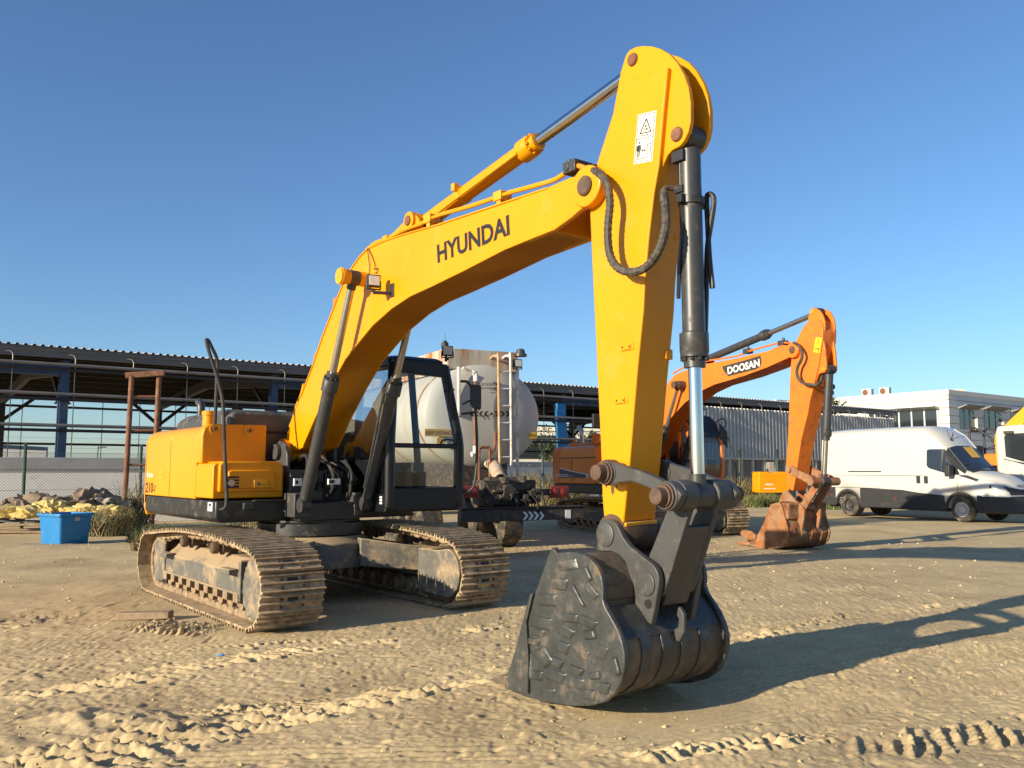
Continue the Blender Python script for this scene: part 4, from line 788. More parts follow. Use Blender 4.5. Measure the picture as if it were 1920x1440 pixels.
at2 = F2.xz([(1523.5, 585)], -.155)[0]; ab2 = F2.xz([(1544, 692)], -.155)[0]
for P_ in (at2, ab2): pin(oa, 'bracket_pin', P_, .15, -.175, .055, ORGD)
S = [F2.y(a, b, -hA) for a, b in ((1525, 660), (1536.5, 662), (1530, 632))]; B3 = bilin(*S)
q = MB(); q.poly([B3(u, v) + Vector((0, -.004, 0)) for u, v in ((0, 0), (1, 0), (1, 1), (0, 1))]); st = q.build('warning_sticker', STIKY, oa)
q = MB(); o2 = Vector((0, -.008, 0))
T3 = [(.2, .58), (.8, .58), (.5, .92)]
for a, b in ((0, 1), (1, 2), (2, 0)):
    p, r_ = Vector((T3[a][0], T3[a][1], 0)), Vector((T3[b][0], T3[b][1], 0)); i1, i2 = p.lerp(Vector((.5, .69, 0)), .16), r_.lerp(Vector((.5, .69, 0)), .16); q.poly([B3(v.x, v.y) + o2 for v in (p, r_, i2, i1)])
q.poly([B3(u, v) + o2 for u, v in ((.46, .63), (.54, .63), (.56, .76), (.44, .76))]); q.poly([B3(u, v) + o2 for u, v in ((.72, .12), (.86, .12), (.86, .36), (.72, .36))]); q.poly([B3(u, v) + o2 for u, v in ((.2, .24), (.6, .24), (.6, .30), (.2, .30))])
q.build('sticker_print', INK, st)
hz2 = [(1486, 643), (1494, 645), (1500, 652), (1504, 663), (1502, 675), (1496, 687), (1494, 700), (1498, 711), (1506, 718), (1518, 721), (1530, 721), (1538, 716), (1542, 705)]
m = MB(); m.tube(smooth([F2.y(a, b, y_) for (a, b), y_ in zip(hz2, [-.24, -.28, -.33, -.35] + [-.34] * 6 + [-.3, -.2, -.1])], 6), .032, 8); m.build('hydraulic_hose', HOSE, oa)
lk2 = F2.xz([(1480, 881)], -.30)[0]; le2 = F2.xz([(1524, 903)], -.30)[0]; bk2 = F2.xz([(1471, 922)], -.25)[0]
g = F2.y(1437, 622, 0); cf = F2.y(1341, 667, 0); e = F2.y(1523, 586, 0)
d = (e - cf); p0 = cf - d * .12; L = (e - p0).length
actuator(OX, 'arm_cylinder', p0, Vector((at2[0], 0, at2[1])), (g - p0).length / L, .085, .055, GRYD, CHRD, .10, .10, .24, .115, False)
m = MB(); m.prism([(p0.x - .5, p0.z - .22), (p0.x - .1, p0.z + .08), (p0.x + .1, p0.z + .06), (p0.x + .25, p0.z - .2)], -.15, -.11); m.prism([(p0.x - .5, p0.z - .22), (p0.x - .1, p0.z + .08), (p0.x + .1, p0.z + .06), (p0.x + .25, p0.z - .2)], .11, .15); m.build('arm_cylinder_bracket', ORG, ob, .006)
q0, q1 = Vector((ab2[0], 0, ab2[1])), Vector((le2[0], 0, le2[1])); gz2 = F2.y(1534, 826, 0).z
oc = actuator(OX, 'bucket_cylinder', q0, q1, (q0.z - gz2) / (q0.z - q1.z), .085, .048, GRYD, CHRD, .10, .09, .22, .105, False)
m = MB(); m.tube(smooth([F2.y(a, b, -.1) for a, b in ((1541, 704), (1540, 715), (1537, 720), (1531, 723))], 4), .02, 7)
for a, b in ((1555, 725), (1553, 736)): c = F2.y(a, b, .08); m.cyl((c.x, .02, c.z), (c.x, .18, c.z), .06, 10)
m.build('cylinder_pipes', BLK, oc)
for k in (-1, 1):
    m = MB(); d = Vector((le2[0] - lk2[0], le2[1] - lk2[1])); L = d.length; d.normalize(); n_ = Vector((-d.y, d.x)); P_ = [Vector(lk2) - d * .08 + n_ * .06, Vector(lk2) + n_ * .09, Vector(lk2) + d * .2 + n_ * .075, Vector(le2) + n_ * .085, Vector(le2) + d * .09, Vector(le2) - n_ * .09, Vector(lk2) + d * .2 - n_ * .075, Vector(lk2) - n_ * .09]
    m.prism([(p.x, p.y) for p in P_], k * .24, k * .30); m.cyl((lk2[0], k * .2, lk2[1]), (lk2[0], k * .34, lk2[1]), .06, 16); m.cyl((le2[0], k * .06, le2[1]), (le2[0], k * .38, le2[1]), .085, 18); m.build('side_link', ORBK, OX, .01)
eb2 = F2.xz([(1380 + 780 / 6.545, 820 + 850 / 6.545)], -.25)[0]
m = MB(); d = Vector((le2[0] - eb2[0], le2[1] - eb2[1])).normalized(); n_ = Vector((-d.y, d.x)); P_ = [Vector(eb2) - d * .1 + n_ * .07, Vector(le2) + n_ * .08, Vector(le2) + d * .08, Vector(le2) - n_ * .09, Vector(eb2) - d * .1 - n_ * .1]
for a in (-.17, .12): m.prism([(p.x, p.y) for p in P_], a, a + .05)
m.cyl((eb2[0], -.2, eb2[1]), (eb2[0], .2, eb2[1]), .08, 18); m.build('bucket_link', ORBK, OX, .01)
yb2 = .58
s2 = F2.xz([(1380 + u / 6.545, 820 + v / 6.545) for u, v in ((530, 742), (560, 800), (600, 960), (625, 1060), (645, 1140), (620, 1230), (560, 1300), (420, 1325), (290, 1310), (180, 1285), (40, 1255), (60, 1225), (200, 1235), (240, 1190), (330, 1010), (420, 770))], -yb2)
zb2 = min(p[1] for p in s2); print("ZB2", zb2); s2 = [(a, b - zb2 - .015) for a, b in s2]
m = MB(); m.prism(s2, -yb2, -yb2 + .05); m.prism(s2, yb2 - .05, yb2); obk = m.build('bucket', ORBK, OX, .012)
m = MB(); m.strip([(a - .03, b + .01) for a, b in s2[0:11]], -.035, -yb2 + .04, yb2 - .04); m.build('curved_shell', ORBK, obk, 0, ang=50)
for k in (-.42, -.14, .14, .42): m = MB(); m.strip([(a - .012, b + .01) for a, b in s2[3:9]], -.03, k - .07, k + .07); m.build('wear_strip', ORBK, obk, .008)
er2 = F2.xz([(1380 + u / 6.545, 820 + v / 6.545) for u, v in ((522, 742), (545, 670), (575, 615), (610, 600), (650, 640), (720, 720), (800, 790), (832, 850), (825, 950), (800, 1090), (740, 960), (640, 800))], -.25)
er2 = [(a, b - zb2 - .015) for a, b in er2]
for a in (-.25, .19): m = MB(); m.prism(er2, a, a + .06); m.build('bucket_ear', ORBK, obk, .012)
tq2 = [(s2[0][0] - .10, s2[0][1] + .0), (s2[0][0] + .22, s2[0][1] - .02), (s2[1][0] + .12, s2[1][1] - .05), (s2[2][0] + .03, s2[2][1]), (s2[2][0] - .2, s2[2][1])]
m = MB(); m.prism(tq2, -yb2 + .05, yb2 - .05); m.build('torque_tube', ORBK, obk, .04, 3)
ct = F2.xz([(1380 + u / 6.545, 820 + v / 6.545) for u, v in ((65, 1130), (85, 1092), (130, 1085), (200, 1102), (255, 1150), (250, 1200), (190, 1215), (120, 1200))], -yb2)
for k in (-1, 1): m = MB(); m.prism([(a, b - zb2 - .015) for a, b in ct], k * (yb2 - .01), k * (yb2 + .05)); m.build('side_cutter', ORBK, obk, .02)
for k in range(5):
    y_ = -.5 + k * .25; x0, z0 = s2[10][0], .05; m = MB(); m.loft([[(x0 + .22, y_ - .06, z0 - .05), (x0 + .22, y_ + .06, z0 - .05), (x0 + .22, y_ + .06, z0 + .07), (x0 + .22, y_ - .06, z0 + .07)], [(x0 - .12, y_ - .045, z0 - .04), (x0 - .12, y_ + .045, z0 - .04), (x0 - .12, y_ + .045, z0 + .0), (x0 - .12, y_ - .045, z0 + .0)]]); m.build('bucket_tooth', ORBK, obk, .008)
# body
m = MB(); cwo = [(-2.2, -1.38), (-2.62, -1.38), (-2.78, -1.28), (-2.86, -.9), (-2.9, 0)]; cwo = cwo + [(a, -b) for a, b in cwo[::-1][1:]]
m.loft([[(a, b, 1.22) for a, b in cwo], [(a, b, 2.12) for a, b in cwo], [(a + (.08 if a < -2.5 else 0), b * .96, 2.25) for a, b in cwo]]); m.build('counterweight', ORG, OX, .03)
m = MB(); m.prism([(-1.37, 1.24), (-1.37, 2.10), (-1.32, 2.21), (-1.2, 2.26), (.9, 2.26), (.9, 1.24)], -2.6, -.35, 'x'); sdp = m.build('side_panel', ORGD, OX, .02)
m = MB(); m.box(-2.6, -.3, -1.378, -1.36, 1.925, 1.945); m.box(-1.56, -1.545, -1.376, -1.36, 1.28, 1.925); m.build('panel_seam', INK, sdp)
c = F2.y(1067, 870, -1.375); q = MB(); q.box(c.x - .13, c.x + .13, -1.382, -1.36, c.z - .08, c.z + .08); q.build('door_lock', ORG, sdp, .008)
W_ = [F2.y(1010 + u / 6.545, 780 + v / 6.545, -1.372) for u, v in ((205, 760), (220, 690), (245, 640), (265, 636), (400, 670), (610, 715), (615, 760))]
q = MB(); q.poly([p + Vector((0, -.004, 0)) for p in W_]); dk = q.build('decal_edge', LETW, sdp)
W2 = [F2.y(1010 + u / 6.545, 780 + v / 6.545, -1.372) for u, v in ((215, 760), (228, 695), (250, 652), (268, 648), (400, 682), (582, 720), (584, 760))]
q = MB(); q.poly([p + Vector((0, -.007, 0)) for p in W2]); q.build('decal_panel', NAVY, dk)
text_mesh('DX225', bilin(F2.y(1043, 894.2, -1.372), F2.y(1064.8, 894.2, -1.372), F2.y(1043.8, 889, -1.372), (0, -.011, 0)), .02, 'model_lettering', LETW, dk)
text_mesh('LC-7', bilin(F2.y(1066, 894.2, -1.372), F2.y(1074.6, 894.2, -1.372), F2.y(1066.3, 891.3, -1.372), (0, -.011, 0)), .01, 'model_lettering', LETW, dk)
m = MB(); m.box(-2.6, .9, -1.37, 1.37, .98, 1.235); m.build('deck_skirt', BLK, OX, .03)
m = MB(); m.box(-2.4, -.4, -1.0, .9, 2.25, 2.36); m.build('engine_hood', ORG, OX, .03)
c = F2.x(1091, 845, -.9); q = MB(); q.tube(smooth([(-.9, c.y, 2.3), (-.9, c.y, 2.55), (-.96, c.y, 2.68), (-1.05, c.y, 2.76)], 4), .06, 10); q.build('exhaust_pipe', CHRD, OX)
c = F2.x(1117, 830, -.6); q = MB(); q.rings((-.6, c.y, 2.3), (-.6, c.y, 2.58), [(0, .11), (.2, .11), (.22, .125), (.26, .125), (.28, .09)], 16); q.build('air_cleaner_cap', ORG, OX)
c = F2.x(1076, 834, -1.4); q = MB(); q.tube(smooth([(-1.5, c.y, 2.26), (-1.48, c.y, 2.36), (-1.4, c.y, 2.4), (-1.32, c.y, 2.36), (-1.3, c.y, 2.26)], 4), .02, 7); q.build('lifting_eye', ORG, OX)
q = MB(); q.tube(smooth([(-.3, -1.1, 2.2), (-.1, -1.15, 2.9), (.05, -1.18, 3.2)], 4), .02, 7); a = F2.y(1118, 790, -1.18); q.loft([[(a.x - .05, a.y - .11 * s, a.z - .18), (a.x + .05, a.y - .11 * s, a.z - .18), (a.x + .05, a.y - .11 * s, a.z + .20), (a.x - .05, a.y - .11 * s, a.z + .20)] for s in (-1, 1)]); q.tube([a + Vector((0, .1, -.1)), a + Vector((0, .16, -.3)), a + Vector((0, .1, -.45))], .018, 6); q.build('mirror', PLAST, OX, .02)
m = MB(); m.prism([(-1.35, 1.24), (-1.35, 1.75), (-.55, 1.75), (-.55, 1.24)], -.35, .9, 'x'); m.build('tool_box', ORGD, OX, .03)
m = MB(); m.box(-.8, .3, -.45, .45, 1.2, 1.75); rr = random.Random(5)
for k in range(8): x, y, z = rr.uniform(0, .8), rr.uniform(-.4, .4), rr.uniform(1.2, 1.5); m.box(x, x + .2, y, y + .16, z, z + .2)
m.build('boom_foot_bracket', BLK, OX, .01)
for s in (-1, 1): actuator(OX, 'boom_cylinder', (.75, s * .42, 1.25), (b2[0], s * .42, b2[1]), .60, .078, .042, BLK, CHRD, .09, .06, .24, .098, False)
# cab: curved orange frame with dark glass
def side(z): return [(.86, 1.2), (1.28, 1.2), (1.36, 1.7), (1.30, 2.35), (1.10, 2.88), (.86, 3.02), (-.45, 3.0), (-.5, 1.2)]
sdv = side(0)
m = MB(); m.prism([(-.5, 1.18), (1.25, 1.18), (1.33, 1.42), (-.5, 1.42)], .47, 1.5); m.prism([(-.45, 2.9), (.95, 2.92), (.8, 3.05), (-.4, 3.06)], .55, 1.42)
for y0, y1 in ((.47, .56), (1.41, 1.5)):
    fr_ = [(1.20, 1.42), (1.33, 1.42), (1.38, 1.75), (1.32, 2.3), (1.12, 2.82), (.86, 3.02), (.80, 2.92), (1.03, 2.75), (1.22, 2.28), (1.27, 1.75)]
    m.prism(fr_, y0, y1); m.prism([(-.5, 1.4), (-.38, 1.4), (-.34, 3.0), (-.45, 3.0)], y0, y1); m.prism([(.2, 1.4), (.3, 1.4), (.3, 3.0), (.2, 3.0)], y0, y1); m.prism([(-.4, 1.4), (1.25, 1.4), (1.28, 1.62), (-.4, 1.62)], y0, y1)
m.box(-.5, -.44, .5, 1.48, 1.4, 3.0)
ocab = m.build('cab', ORG, OX, .02)
cur = [(1.32, 1.44), (1.365, 1.75), (1.305, 2.3), (1.11, 2.8), (.88, 2.98)]
m = MB()
for (a, b), (c_, d_) in zip(cur[:-1], cur[1:]): m.poly([(a, .57, b), (a, 1.40, b), (c_, 1.40, d_), (c_, .57, d_)])
m.build('windscreen', GLASSD, ocab)
m = MB(); m.poly([(-.36, .50, 1.64), (1.2, .50, 1.64), (1.2, .50, 2.3), (1.0, .50, 2.75), (.8, .50, 2.9), (-.36, .5, 2.95)]); m.build('side_window', GLASSD, ocab)
m = MB(); m.box(-.15, .35, .75, 1.2, 1.45, 1.65); m.box(-.3, -.1, .78, 1.17, 1.6, 2.4); m.build('operator_seat', SEATM, ocab, .06)
m = MB(); m.strip([(1.27, 2.45), (1.13, 2.78), (.9, 2.97), (.4, 3.03)], -.05, .56, 1.42); m.build('cab_visor', BLK, ocab, .01)
m = MB(); m.tube(smooth([(1.1, 1.46, 2.85), (1.2, 1.62, 2.95), (1.25, 1.68, 2.8), (1.22, 1.60, 2.7)], 5), .016, 6); m.tube(smooth([(1.22, 1.62, 2.7), (1.3, 1.75, 2.3), (1.36, 1.85, 1.9), (1.4, 1.86, 1.4), (1.38, 1.82, 1.2), (1.34, 1.7, 1.25)], 5), .012, 6); m.build('grab_rail', PLAST, ocab)
m = MB(); m.loft([[(1.26 + .03 * s, 1.56 + .13 * a, 2.5 - .12 * a + .22 * b) for a, b in ((-1, -1), (1, -1), (1, 1), (-1, 1))] for s in (0, 1)]); m.build('mirror', PLAST, ocab, .02)
# ------------------------------------------------------------------ the water tanker behind the yellow machine
TH = 90 + 28                                                   # it points away to the left
FT = Frame(-.35, 16.6, TH)                                     # origin under the tail, x towards its cab
TT = thing('tanker_truck', 'dirty white water tanker truck with ladder and rust streaks, seen from behind', 'tanker truck', FT.c, FT.h)
ct = wd(906, 780, 17.3); tz = ct.z; tl = FT.loc(ct); ty = tl.y; tx0 = tl.x
RA, RB = 1.30, 1.05
def ell(x, k, n=48): return [(x, ty + RA * k * math.cos(2 * math.pi * i / n), tz + RB * k * math.sin(2 * math.pi * i / n)) for i in range(n)]
m = MB(); m.loft([ell(tx0 - .20, .25), ell(tx0 - .18, .55), ell(tx0 - .12, .82), ell(tx0 - .04, .96), ell(tx0 + .04, 1.0), ell(tx0 + 6.6, 1.0), ell(tx0 + 6.68, .96), ell(tx0 + 6.8, .7)])
tk = m.build('tank', TANK, TT, 0, ang=50)
for x in (.30, 2.2, 4.2, 6.2): m = MB(); m.loft([ell(tx0 + x, 1.012), ell(tx0 + x + .07, 1.012)]); m.build('tank_band', TANKR, tk)
m = MB(); zt = tz + RB * .83
for s in (-1, 1): m.box(tx0 + .02, tx0 + 6.4, ty + s * .78 - .02, ty + s * .78 + .02, zt, tz + RB + .28)
m.box(tx0 + .0, tx0 + .04, ty - .78, ty + .78, zt + .05, tz + RB + .28); m.box(tx0 + 6.4, tx0 + 6.44, ty - .78, ty + .78, zt, tz + RB + .28); m.build('spill_rail', TANKR, tk, .008)
m = MB(); m.rings((tx0 + 2.4, ty, tz + RB - .05), (tx0 + 2.4, ty, tz + RB + .2), [(0, .3), (.2, .3), (.22, .33), (.25, .33)], 24); m.build('manhole', TANKR, tk)
def T(px, py, x): return FT.x(px, py, x)
xr = tx0 - .32
# ladder
m = MB(); a0, a1, b0, b1 = T(937, 877, xr), T(934, 672, xr), T(959, 905, xr), T(957, 672, xr)
def rail(p, q): return smooth([p, p.lerp(q, .5), q, q + Vector((.06, 0, .05)), q + Vector((.22, 0, .07)), q + Vector((.5, 0, -.02))], 5)
ld = MB(); ld.tube(rail(a0, a1), .026, 8); lad = ld.build('ladder', OPIPE, TT)
m.tube(rail(b0, b1), .026, 8); m.build('ladder_rail', WPIPE, lad)
for py in (697, 729, 761, 793, 825, 857):
    m = MB(); m.cyl(T(936, py, xr), T(958, py, xr), .018, 8); m.build('rung', WPIPE, lad)
m = MB(); m.tube([T(970, 895, xr + .05), T(970, 693, xr + .05)], .035, 8); m.build('lamp_post', WPIPE, TT)
m = MB(); m.tube([T(860, 780, xr + .1), T(860, 688, xr + .1)], .035, 8); m.build('lamp_post', WPIPE, TT)
c = T(972, 681, xr); work_lamp(TT, c, TT, 'tail_work_lamp', 1.2, R(180)); c = T(976, 663, xr); m = MB(); m.rings(c + Vector((0, 0, -.06)), c + Vector((0, 0, .14)), [(0, .13), (.05, .13), (.06, .1), (.14, .08), (.16, .03)], 14); m.build('beacon', GRYD, TT)
m = MB(); m.tube([T(868, 690, xr), T(888, 700, xr), T(891, 703, xr)], .03, 8); m.tube(smooth([T(886, 699, xr), T(891, 699, xr), T(892, 706, xr), T(892, 715, xr)], 4), .05, 10); m.build('pipe_bend', WPIPE, TT)
m = MB(); m.tube([T(892, 712, xr), T(891, 840, xr)], .035, 8); m.build('drain_pipe', RUSTP, TT)
m = MB(); m.tube(smooth([T(891, 836, xr), T(891, 848, xr), T(888, 851, xr), T(884, 852, xr)], 4), .05, 8); m.build('pipe_bend', WPIPE, TT)
m = MB(); m.tube(smooth([T(899, 915, xr - .2), T(898, 850, xr - .2), T(901, 840, xr - .2), T(910, 839, xr - .2), T(918, 845, xr - .2), T(919, 915, xr - .2)], 5), .03, 8); m.tube(smooth([T(919, 852, xr - .2), T(925, 845, xr - .2), T(928, 835, xr - .2), T(929, 812, xr - .2)], 5), .03, 8); m.build('hose_hanger', RUSTP, TT)
a, b = T(922, 866, xr - .05), T(938, 898, xr - .55)
m = MB(); d = (b - a); m.rings(a, b, [(0, .10), (.05, .115), (d.length * .45, .12), (d.length * .46, .135), (d.length * .54, .135), (d.length * .55, .12), (d.length, .125), (d.length, .10), (d.length * .6, .095)], 24); m.mi = 1; m.rings(b - d.normalized() * .2, b - d.normalized() * .15, [(0, .0), (0, .1), (.05, .1)], 18); m.build('spray_nozzle', [TANKR, INK], TT)
m = MB(); c = T(913, 870, xr); m.rings(c, c + Vector((-.1, 0, 0)), [(0, .06), (.1, .09), (.1, .07), (.07, 0)], 14); m.build('outlet_cap', STIK, TT)
# lettering
def tplate(px0, py0, px1, py1, name, mat, x, dep=.012):
    a, b = T(px0, py1, x), T(px1, py0, x); m = MB(); m.box(x - dep, x + dep, min(a.y, b.y), max(a.y, b.y), a.z, b.z); return m.build(name, mat, TT, .004), a, b
for (p, txt) in (((796, 805, 851, 818), 'KEEP DISTANCE'), ((976, 810, 1007, 822), 'LONG VEHICLE')):
    x = tx0 - .16 if txt[0] == 'K' else tx0 - .10
    o, a, b = tplate(*p, 'sign_plate', SIGNY, x); BLp = T(p[0] + 1.5, p[3] - 3, x - .016); BRp = T(p[2] - 1.5, p[3] - 2.5, x - .016); TLp = T(p[0] + 1.5, p[1] + 3, x - .016)
    text_mesh(txt, bilin(BLp, BRp, TLp), .012, 'sign_lettering', LETY, o)
m_, a, b = tplate(818, 821, 833, 833, 'small_plate', SIGNY, tx0 - .17)
x = tx0 - .235
text_mesh('PLANT & EQUIPMENT', bilin(T(898, 724, x), T(940, 724, x), T(898, 718, x)), .012, 'tank_lettering', INK, tk)
text_mesh('www.plantequipment.ae', bilin(T(902, 729, x), T(936, 729, x), T(902, 726, x)), .0, 'tank_lettering', INK, tk) if False else None
m = MB(); 
for k in range(9): p = T(902 + k * 4, 727.5, x); m.box(x - .003, x + .003, p.y - .016, p.y + .016, p.z - .012, p.z + .006)
m.build('small_print', INK, tk)
for k, (px, s) in enumerate(((885, 1), (894, 1), (902, 1), (912, 1), (932, -1), (943, -1), (952, -1))):
    m = MB(); w = 4.2
    m.poly([T(px + s * a, 776 + b, x + (.03 if k in (0, 6) else 0)) for a, b in ((-w, 0), (0, -5), (w, -5), (0, 0), (w, 5), (0, 5))]); m.build('chevron', INK, tk)
m = MB(); m.poly([T(922 + a, 776 + b, x) for a, b in ((-3, 0), (0, -3), (3, 0), (0, 3))]); m.build('chevron', INK, tk)
# chassis
m = MB()
for s in (-1, 1): m.box(-.35, 9.4, ty + s * .42 - .05, ty + s * .42 + .05, .95, 1.25)
m.box(.0, .5, ty - .45, ty + .45, .9, 1.3); m.box(tx0, tx0 + 6.5, ty - .55, ty + .55, 1.2, tz - RB * .78); ch = m.build('chassis', CHAS, TT, .015)
xb = -.55
a, b = T(862, 967, xb), T(1081, 967, xb); y0, y1 = min(a.y, b.y) - .15, max(a.y, b.y)
m = MB(); m.prism([(xb - .05, a.z - .11), (xb - .05, a.z + .10), (xb + .06, a.z + .13), (xb + .06, a.z - .13)], y0, y1); m.box(xb - .08, xb + .16, y0, y1, a.z + .11, a.z + .135); bm_ = m.build('rear_bumper', CHAS, TT, .01)
for k in range(4):
    m = MB(); p = T(986 + k * 10, 967, xb - .055); w = .07; m.poly([(xb - .056, p.y + c_ * w, p.z + d_ * .075) for c_, d_ in ((1, 1), (.2, 1), (-.8, 0), (.2, -1), (1, -1), (0, 0))]); m.build('reflector_arrow', STIKW, bm_)
p = T(1065, 965, xb - .055); m = MB(); m.box(xb - .058, xb - .05, p.y - .06, p.y + .06, p.z - .07, p.z + .09); m.build('worn_sticker', STIKW, bm_)
for px in (880, 985):
    p = T(px, 945, xb + .1); m = MB(); m.loft([[(xb + .02, p.y - .07, a.z + .1), (xb + .02, p.y + .07, a.z + .1), (xb + .35, p.y + .07, a.z + .1), (xb + .35, p.y - .07, a.z + .1)], [(xb + .25, p.y - .05, 1.2), (xb + .25, p.y + .05, 1.2), (xb + .6, p.y + .05, 1.2), (xb + .6, p.y - .05, 1.2)]]); m.build('bumper_bracket', CHAS, bm_, .01)
lb_ = MB(); a, b = T(860, 921, xb + .15), T(1064, 921, xb + .15); lb_.box(xb + .1, xb + .2, min(a.y, b.y), max(a.y, b.y), a.z - .1, a.z + .02); lbar = lb_.build('light_bar', CHAS, TT, .01)
for px0, px1 in ((866, 897), (1030, 1064)):
    a, b = T(px0, 934, xb + .09), T(px1, 911, xb + .09); m = MB(); m.box(xb + .05, xb + .11, min(a.y, b.y), max(a.y, b.y), a.z, b.z); tl_ = m.build('tail_lamp', RED, lbar, .012)
    for t in (.28, .72): c = a.lerp(b, t); m = MB(); m.rings((xb + .06, c.y, (a.z + b.z) / 2), (xb + .03, c.y, (a.z + b.z) / 2), [(0, .08), (.02, .08), (.03, .06), (.03, 0)], 14); m.build('lamp_lens', RED, tl_)
rr = random.Random(9); m = MB()                                  # pump and pipework under the tank's tail
c = T(950, 920, xb + .25)
m.box(xb + .1, xb + .6, c.y - .55, c.y + .55, c.z - .25, c.z + .2); m.cyl((xb + .3, c.y - .4, c.z + .1), (xb + .3, c.y + .4, c.z + .1), .16, 18); m.rings((xb + .3, c.y + .1, c.z), (xb - .05, c.y + .1, c.z), [(0, .2), (.2, .2), (.22, .12), (.35, .12)], 18)
for k in range(16):
    y, z = c.y + rr.uniform(-.6, .6), c.z + rr.uniform(-.25, .25); m.box(xb - .05, xb + .2, y, y + rr.uniform(.04, .18), z, z + rr.uniform(.03, .14))
m.build('water_pump', CHAS, TT, .012)
m = MB()
for k in range(7):
    y = c.y + rr.uniform(-.6, .6); m.tube(smooth([(xb, y, c.z + rr.uniform(-.3, .2)), (xb - .08, y + rr.uniform(-.2, .2), c.z + rr.uniform(-.4, -.1)), (xb + .1, y + rr.uniform(-.3, .3), c.z - .45)], 5), .018, 7)
m.build('pump_hoses', RUB, TT)
a, b = T(970, 925, xb + .2), T(986, 895, xb + .2); m = MB(); m.box(xb + .2, xb + .24, min(a.y, b.y), max(a.y, b.y), a.z - .3, b.z); m.build('mud_flap', RUB, TT)
def wheel(name, root, c, r, w, rimmat, mat=TYRE, side=-1):
    """axle along the root's y axis; side = which way the hub faces"""
    c = Vector(c); y = Vector((0, side, 0)); m = MB()
    m.rings(c - y * w, c, [(0, r * .55), (0, r * .8), (.02, r * .94), (.05, r), (w - .05, r), (w - .02, r * .95), (w, r * .82), (w, r * .63), (w - .02, r * .59), (w - .17, r * .56)], 36)
    t = m.build(name, mat, root); m = MB(); m.rings(c - y * .14, c - y * .01, [(0, r * .2), (.02, r * .58), (.10, r * .60), (.13, r * .60), (.13, r * .53), (.06, r * .48), (.04, r * .3), (.1, r * .26), (.12, r * .2), (.12, 0)], 30); rm = m.build('rim', rimmat, t)
    m = MB()
    for k in range(8): q = 2 * math.pi * k / 8; p = c - y * .10 + Vector((math.cos(q), 0, math.sin(q))) * r * .4; m.rings(p, p + y * .006, [(0, r * .055), (.006, r * .055), (.006, 0)], 8)
    m.build('rim_holes', INK, t); return t
for x in (1.6, 2.95):
    for s in (-1, 1): wheel('wheel', TT, (x, ty + s * 1.15, .5), .5, .5, CHAS, TYRE, s)
for s in (-1, 1): wheel('wheel', TT, (7.6, ty + s * 1.15, .5), .5, .3, CHAS, TYRE, s); m = MB(); m.box(.9, 3.6, ty + s * .75, ty + s * 1.2, 1.06, 1.1); m.build('mudguard', CHAS, TT, .01)
m = MB(); m.loft([[(7.0, ty + s * 1.2, .8) for s in (-1, 1)] + [(7.0, ty + s * 1.15, 3.0) for s in (1, -1)], [(9.1, ty + s * 1.2, .8) for s in (-1, 1)] + [(8.9, ty + s * 1.15, 3.0) for s in (1, -1)]]); tc = m.build('cab', WHT2, TT, .08, 3)
for s in (-1, 1): m = MB(); m.poly([(x, ty + s * 1.212, z) for x, z in ((7.6, 1.8), (8.7, 1.8), (8.6, 2.7), (7.6, 2.7))]); m.build('side_window', WINB, tc)
# locker box on the near left flank
c = FT.y(664, 812, ty + 1.25); m = MB(); m.box(c.x - .9, c.x + .9, ty + .8, ty + 1.27, c.z - .3, c.z + .28); lk_ = m.build('side_locker', TANK, TT, .02); m = MB(); m.box(c.x - .45, c.x + .45, ty + 1.268, ty + 1.282, c.z - .14, c.z + .16); m.build('locker_door', CHAS, lk_, .01)
# ------------------------------------------------------------------ open steel shed
SA = math.atan2(.6, .8); O = Vector((-16, 27, 0))
class Line(Frame):
    def __init__(s, o, rz): s.c = Vector((o[0], o[1], 0)); s.h = rz; s.ex = Vector((math.cos(rz), math.sin(rz), 0)); s.ey = Vector((-math.sin(rz), math.cos(rz), 0))
FS = Line(O, SA)
SH = thing('open_shed', 'long open-sided dark steel shed with corrugated roof and blue columns behind the fence', 'shed', O, SA)
X0, X1, ZE, DP = -4.0, 52.2, 5.42, 16.0
def zroof(y): return ZE + .045 * min(y, DP - y + .0) + .0
m = MB(); pit = .24; n = int((X1 - X0 + .4) / pit)              # trapezoidal roof sheeting
line = []
for k in range(n): x = X0 - .2 + k * pit; line += [(x, 0), (x + .12, 0), (x + .145, .055), (x + .215, .055), (x + .24, 0)]
for ya, yb in ((-.35, DP / 2), (DP / 2, DP + .3)):
    A = [m.v((x, ya, zroof(ya) + .14 + h)) for x, h in line]; B = [m.v((x, yb, zroof(yb) + .14 + h)) for x, h in line]
    A2 = [m.v((x, ya, zroof(ya) + .13 + h)) for x, h in line]; B2_ = [m.v((x, yb, zroof(yb) + .13 + h)) for x, h in line]
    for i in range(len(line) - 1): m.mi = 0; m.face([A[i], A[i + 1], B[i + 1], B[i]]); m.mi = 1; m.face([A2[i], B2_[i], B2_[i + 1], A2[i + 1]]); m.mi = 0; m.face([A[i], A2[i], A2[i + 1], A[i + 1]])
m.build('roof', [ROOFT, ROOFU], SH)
m = MB(); m.box(X0, X1, -.30, -.22, ZE - .22, ZE + .12); m.box(X0, X1, -.34, -.22, ZE - .02, ZE + .01); m.build('eaves_beam', FASC, SH, .01)
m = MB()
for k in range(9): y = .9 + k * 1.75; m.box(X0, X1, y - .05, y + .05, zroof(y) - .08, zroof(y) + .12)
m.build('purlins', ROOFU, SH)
m = MB(); m.box(X0, X1, DP + .02, DP + .1, ZE - .45, ZE + .1); m.build('rear_fascia', ROOFU, SH)
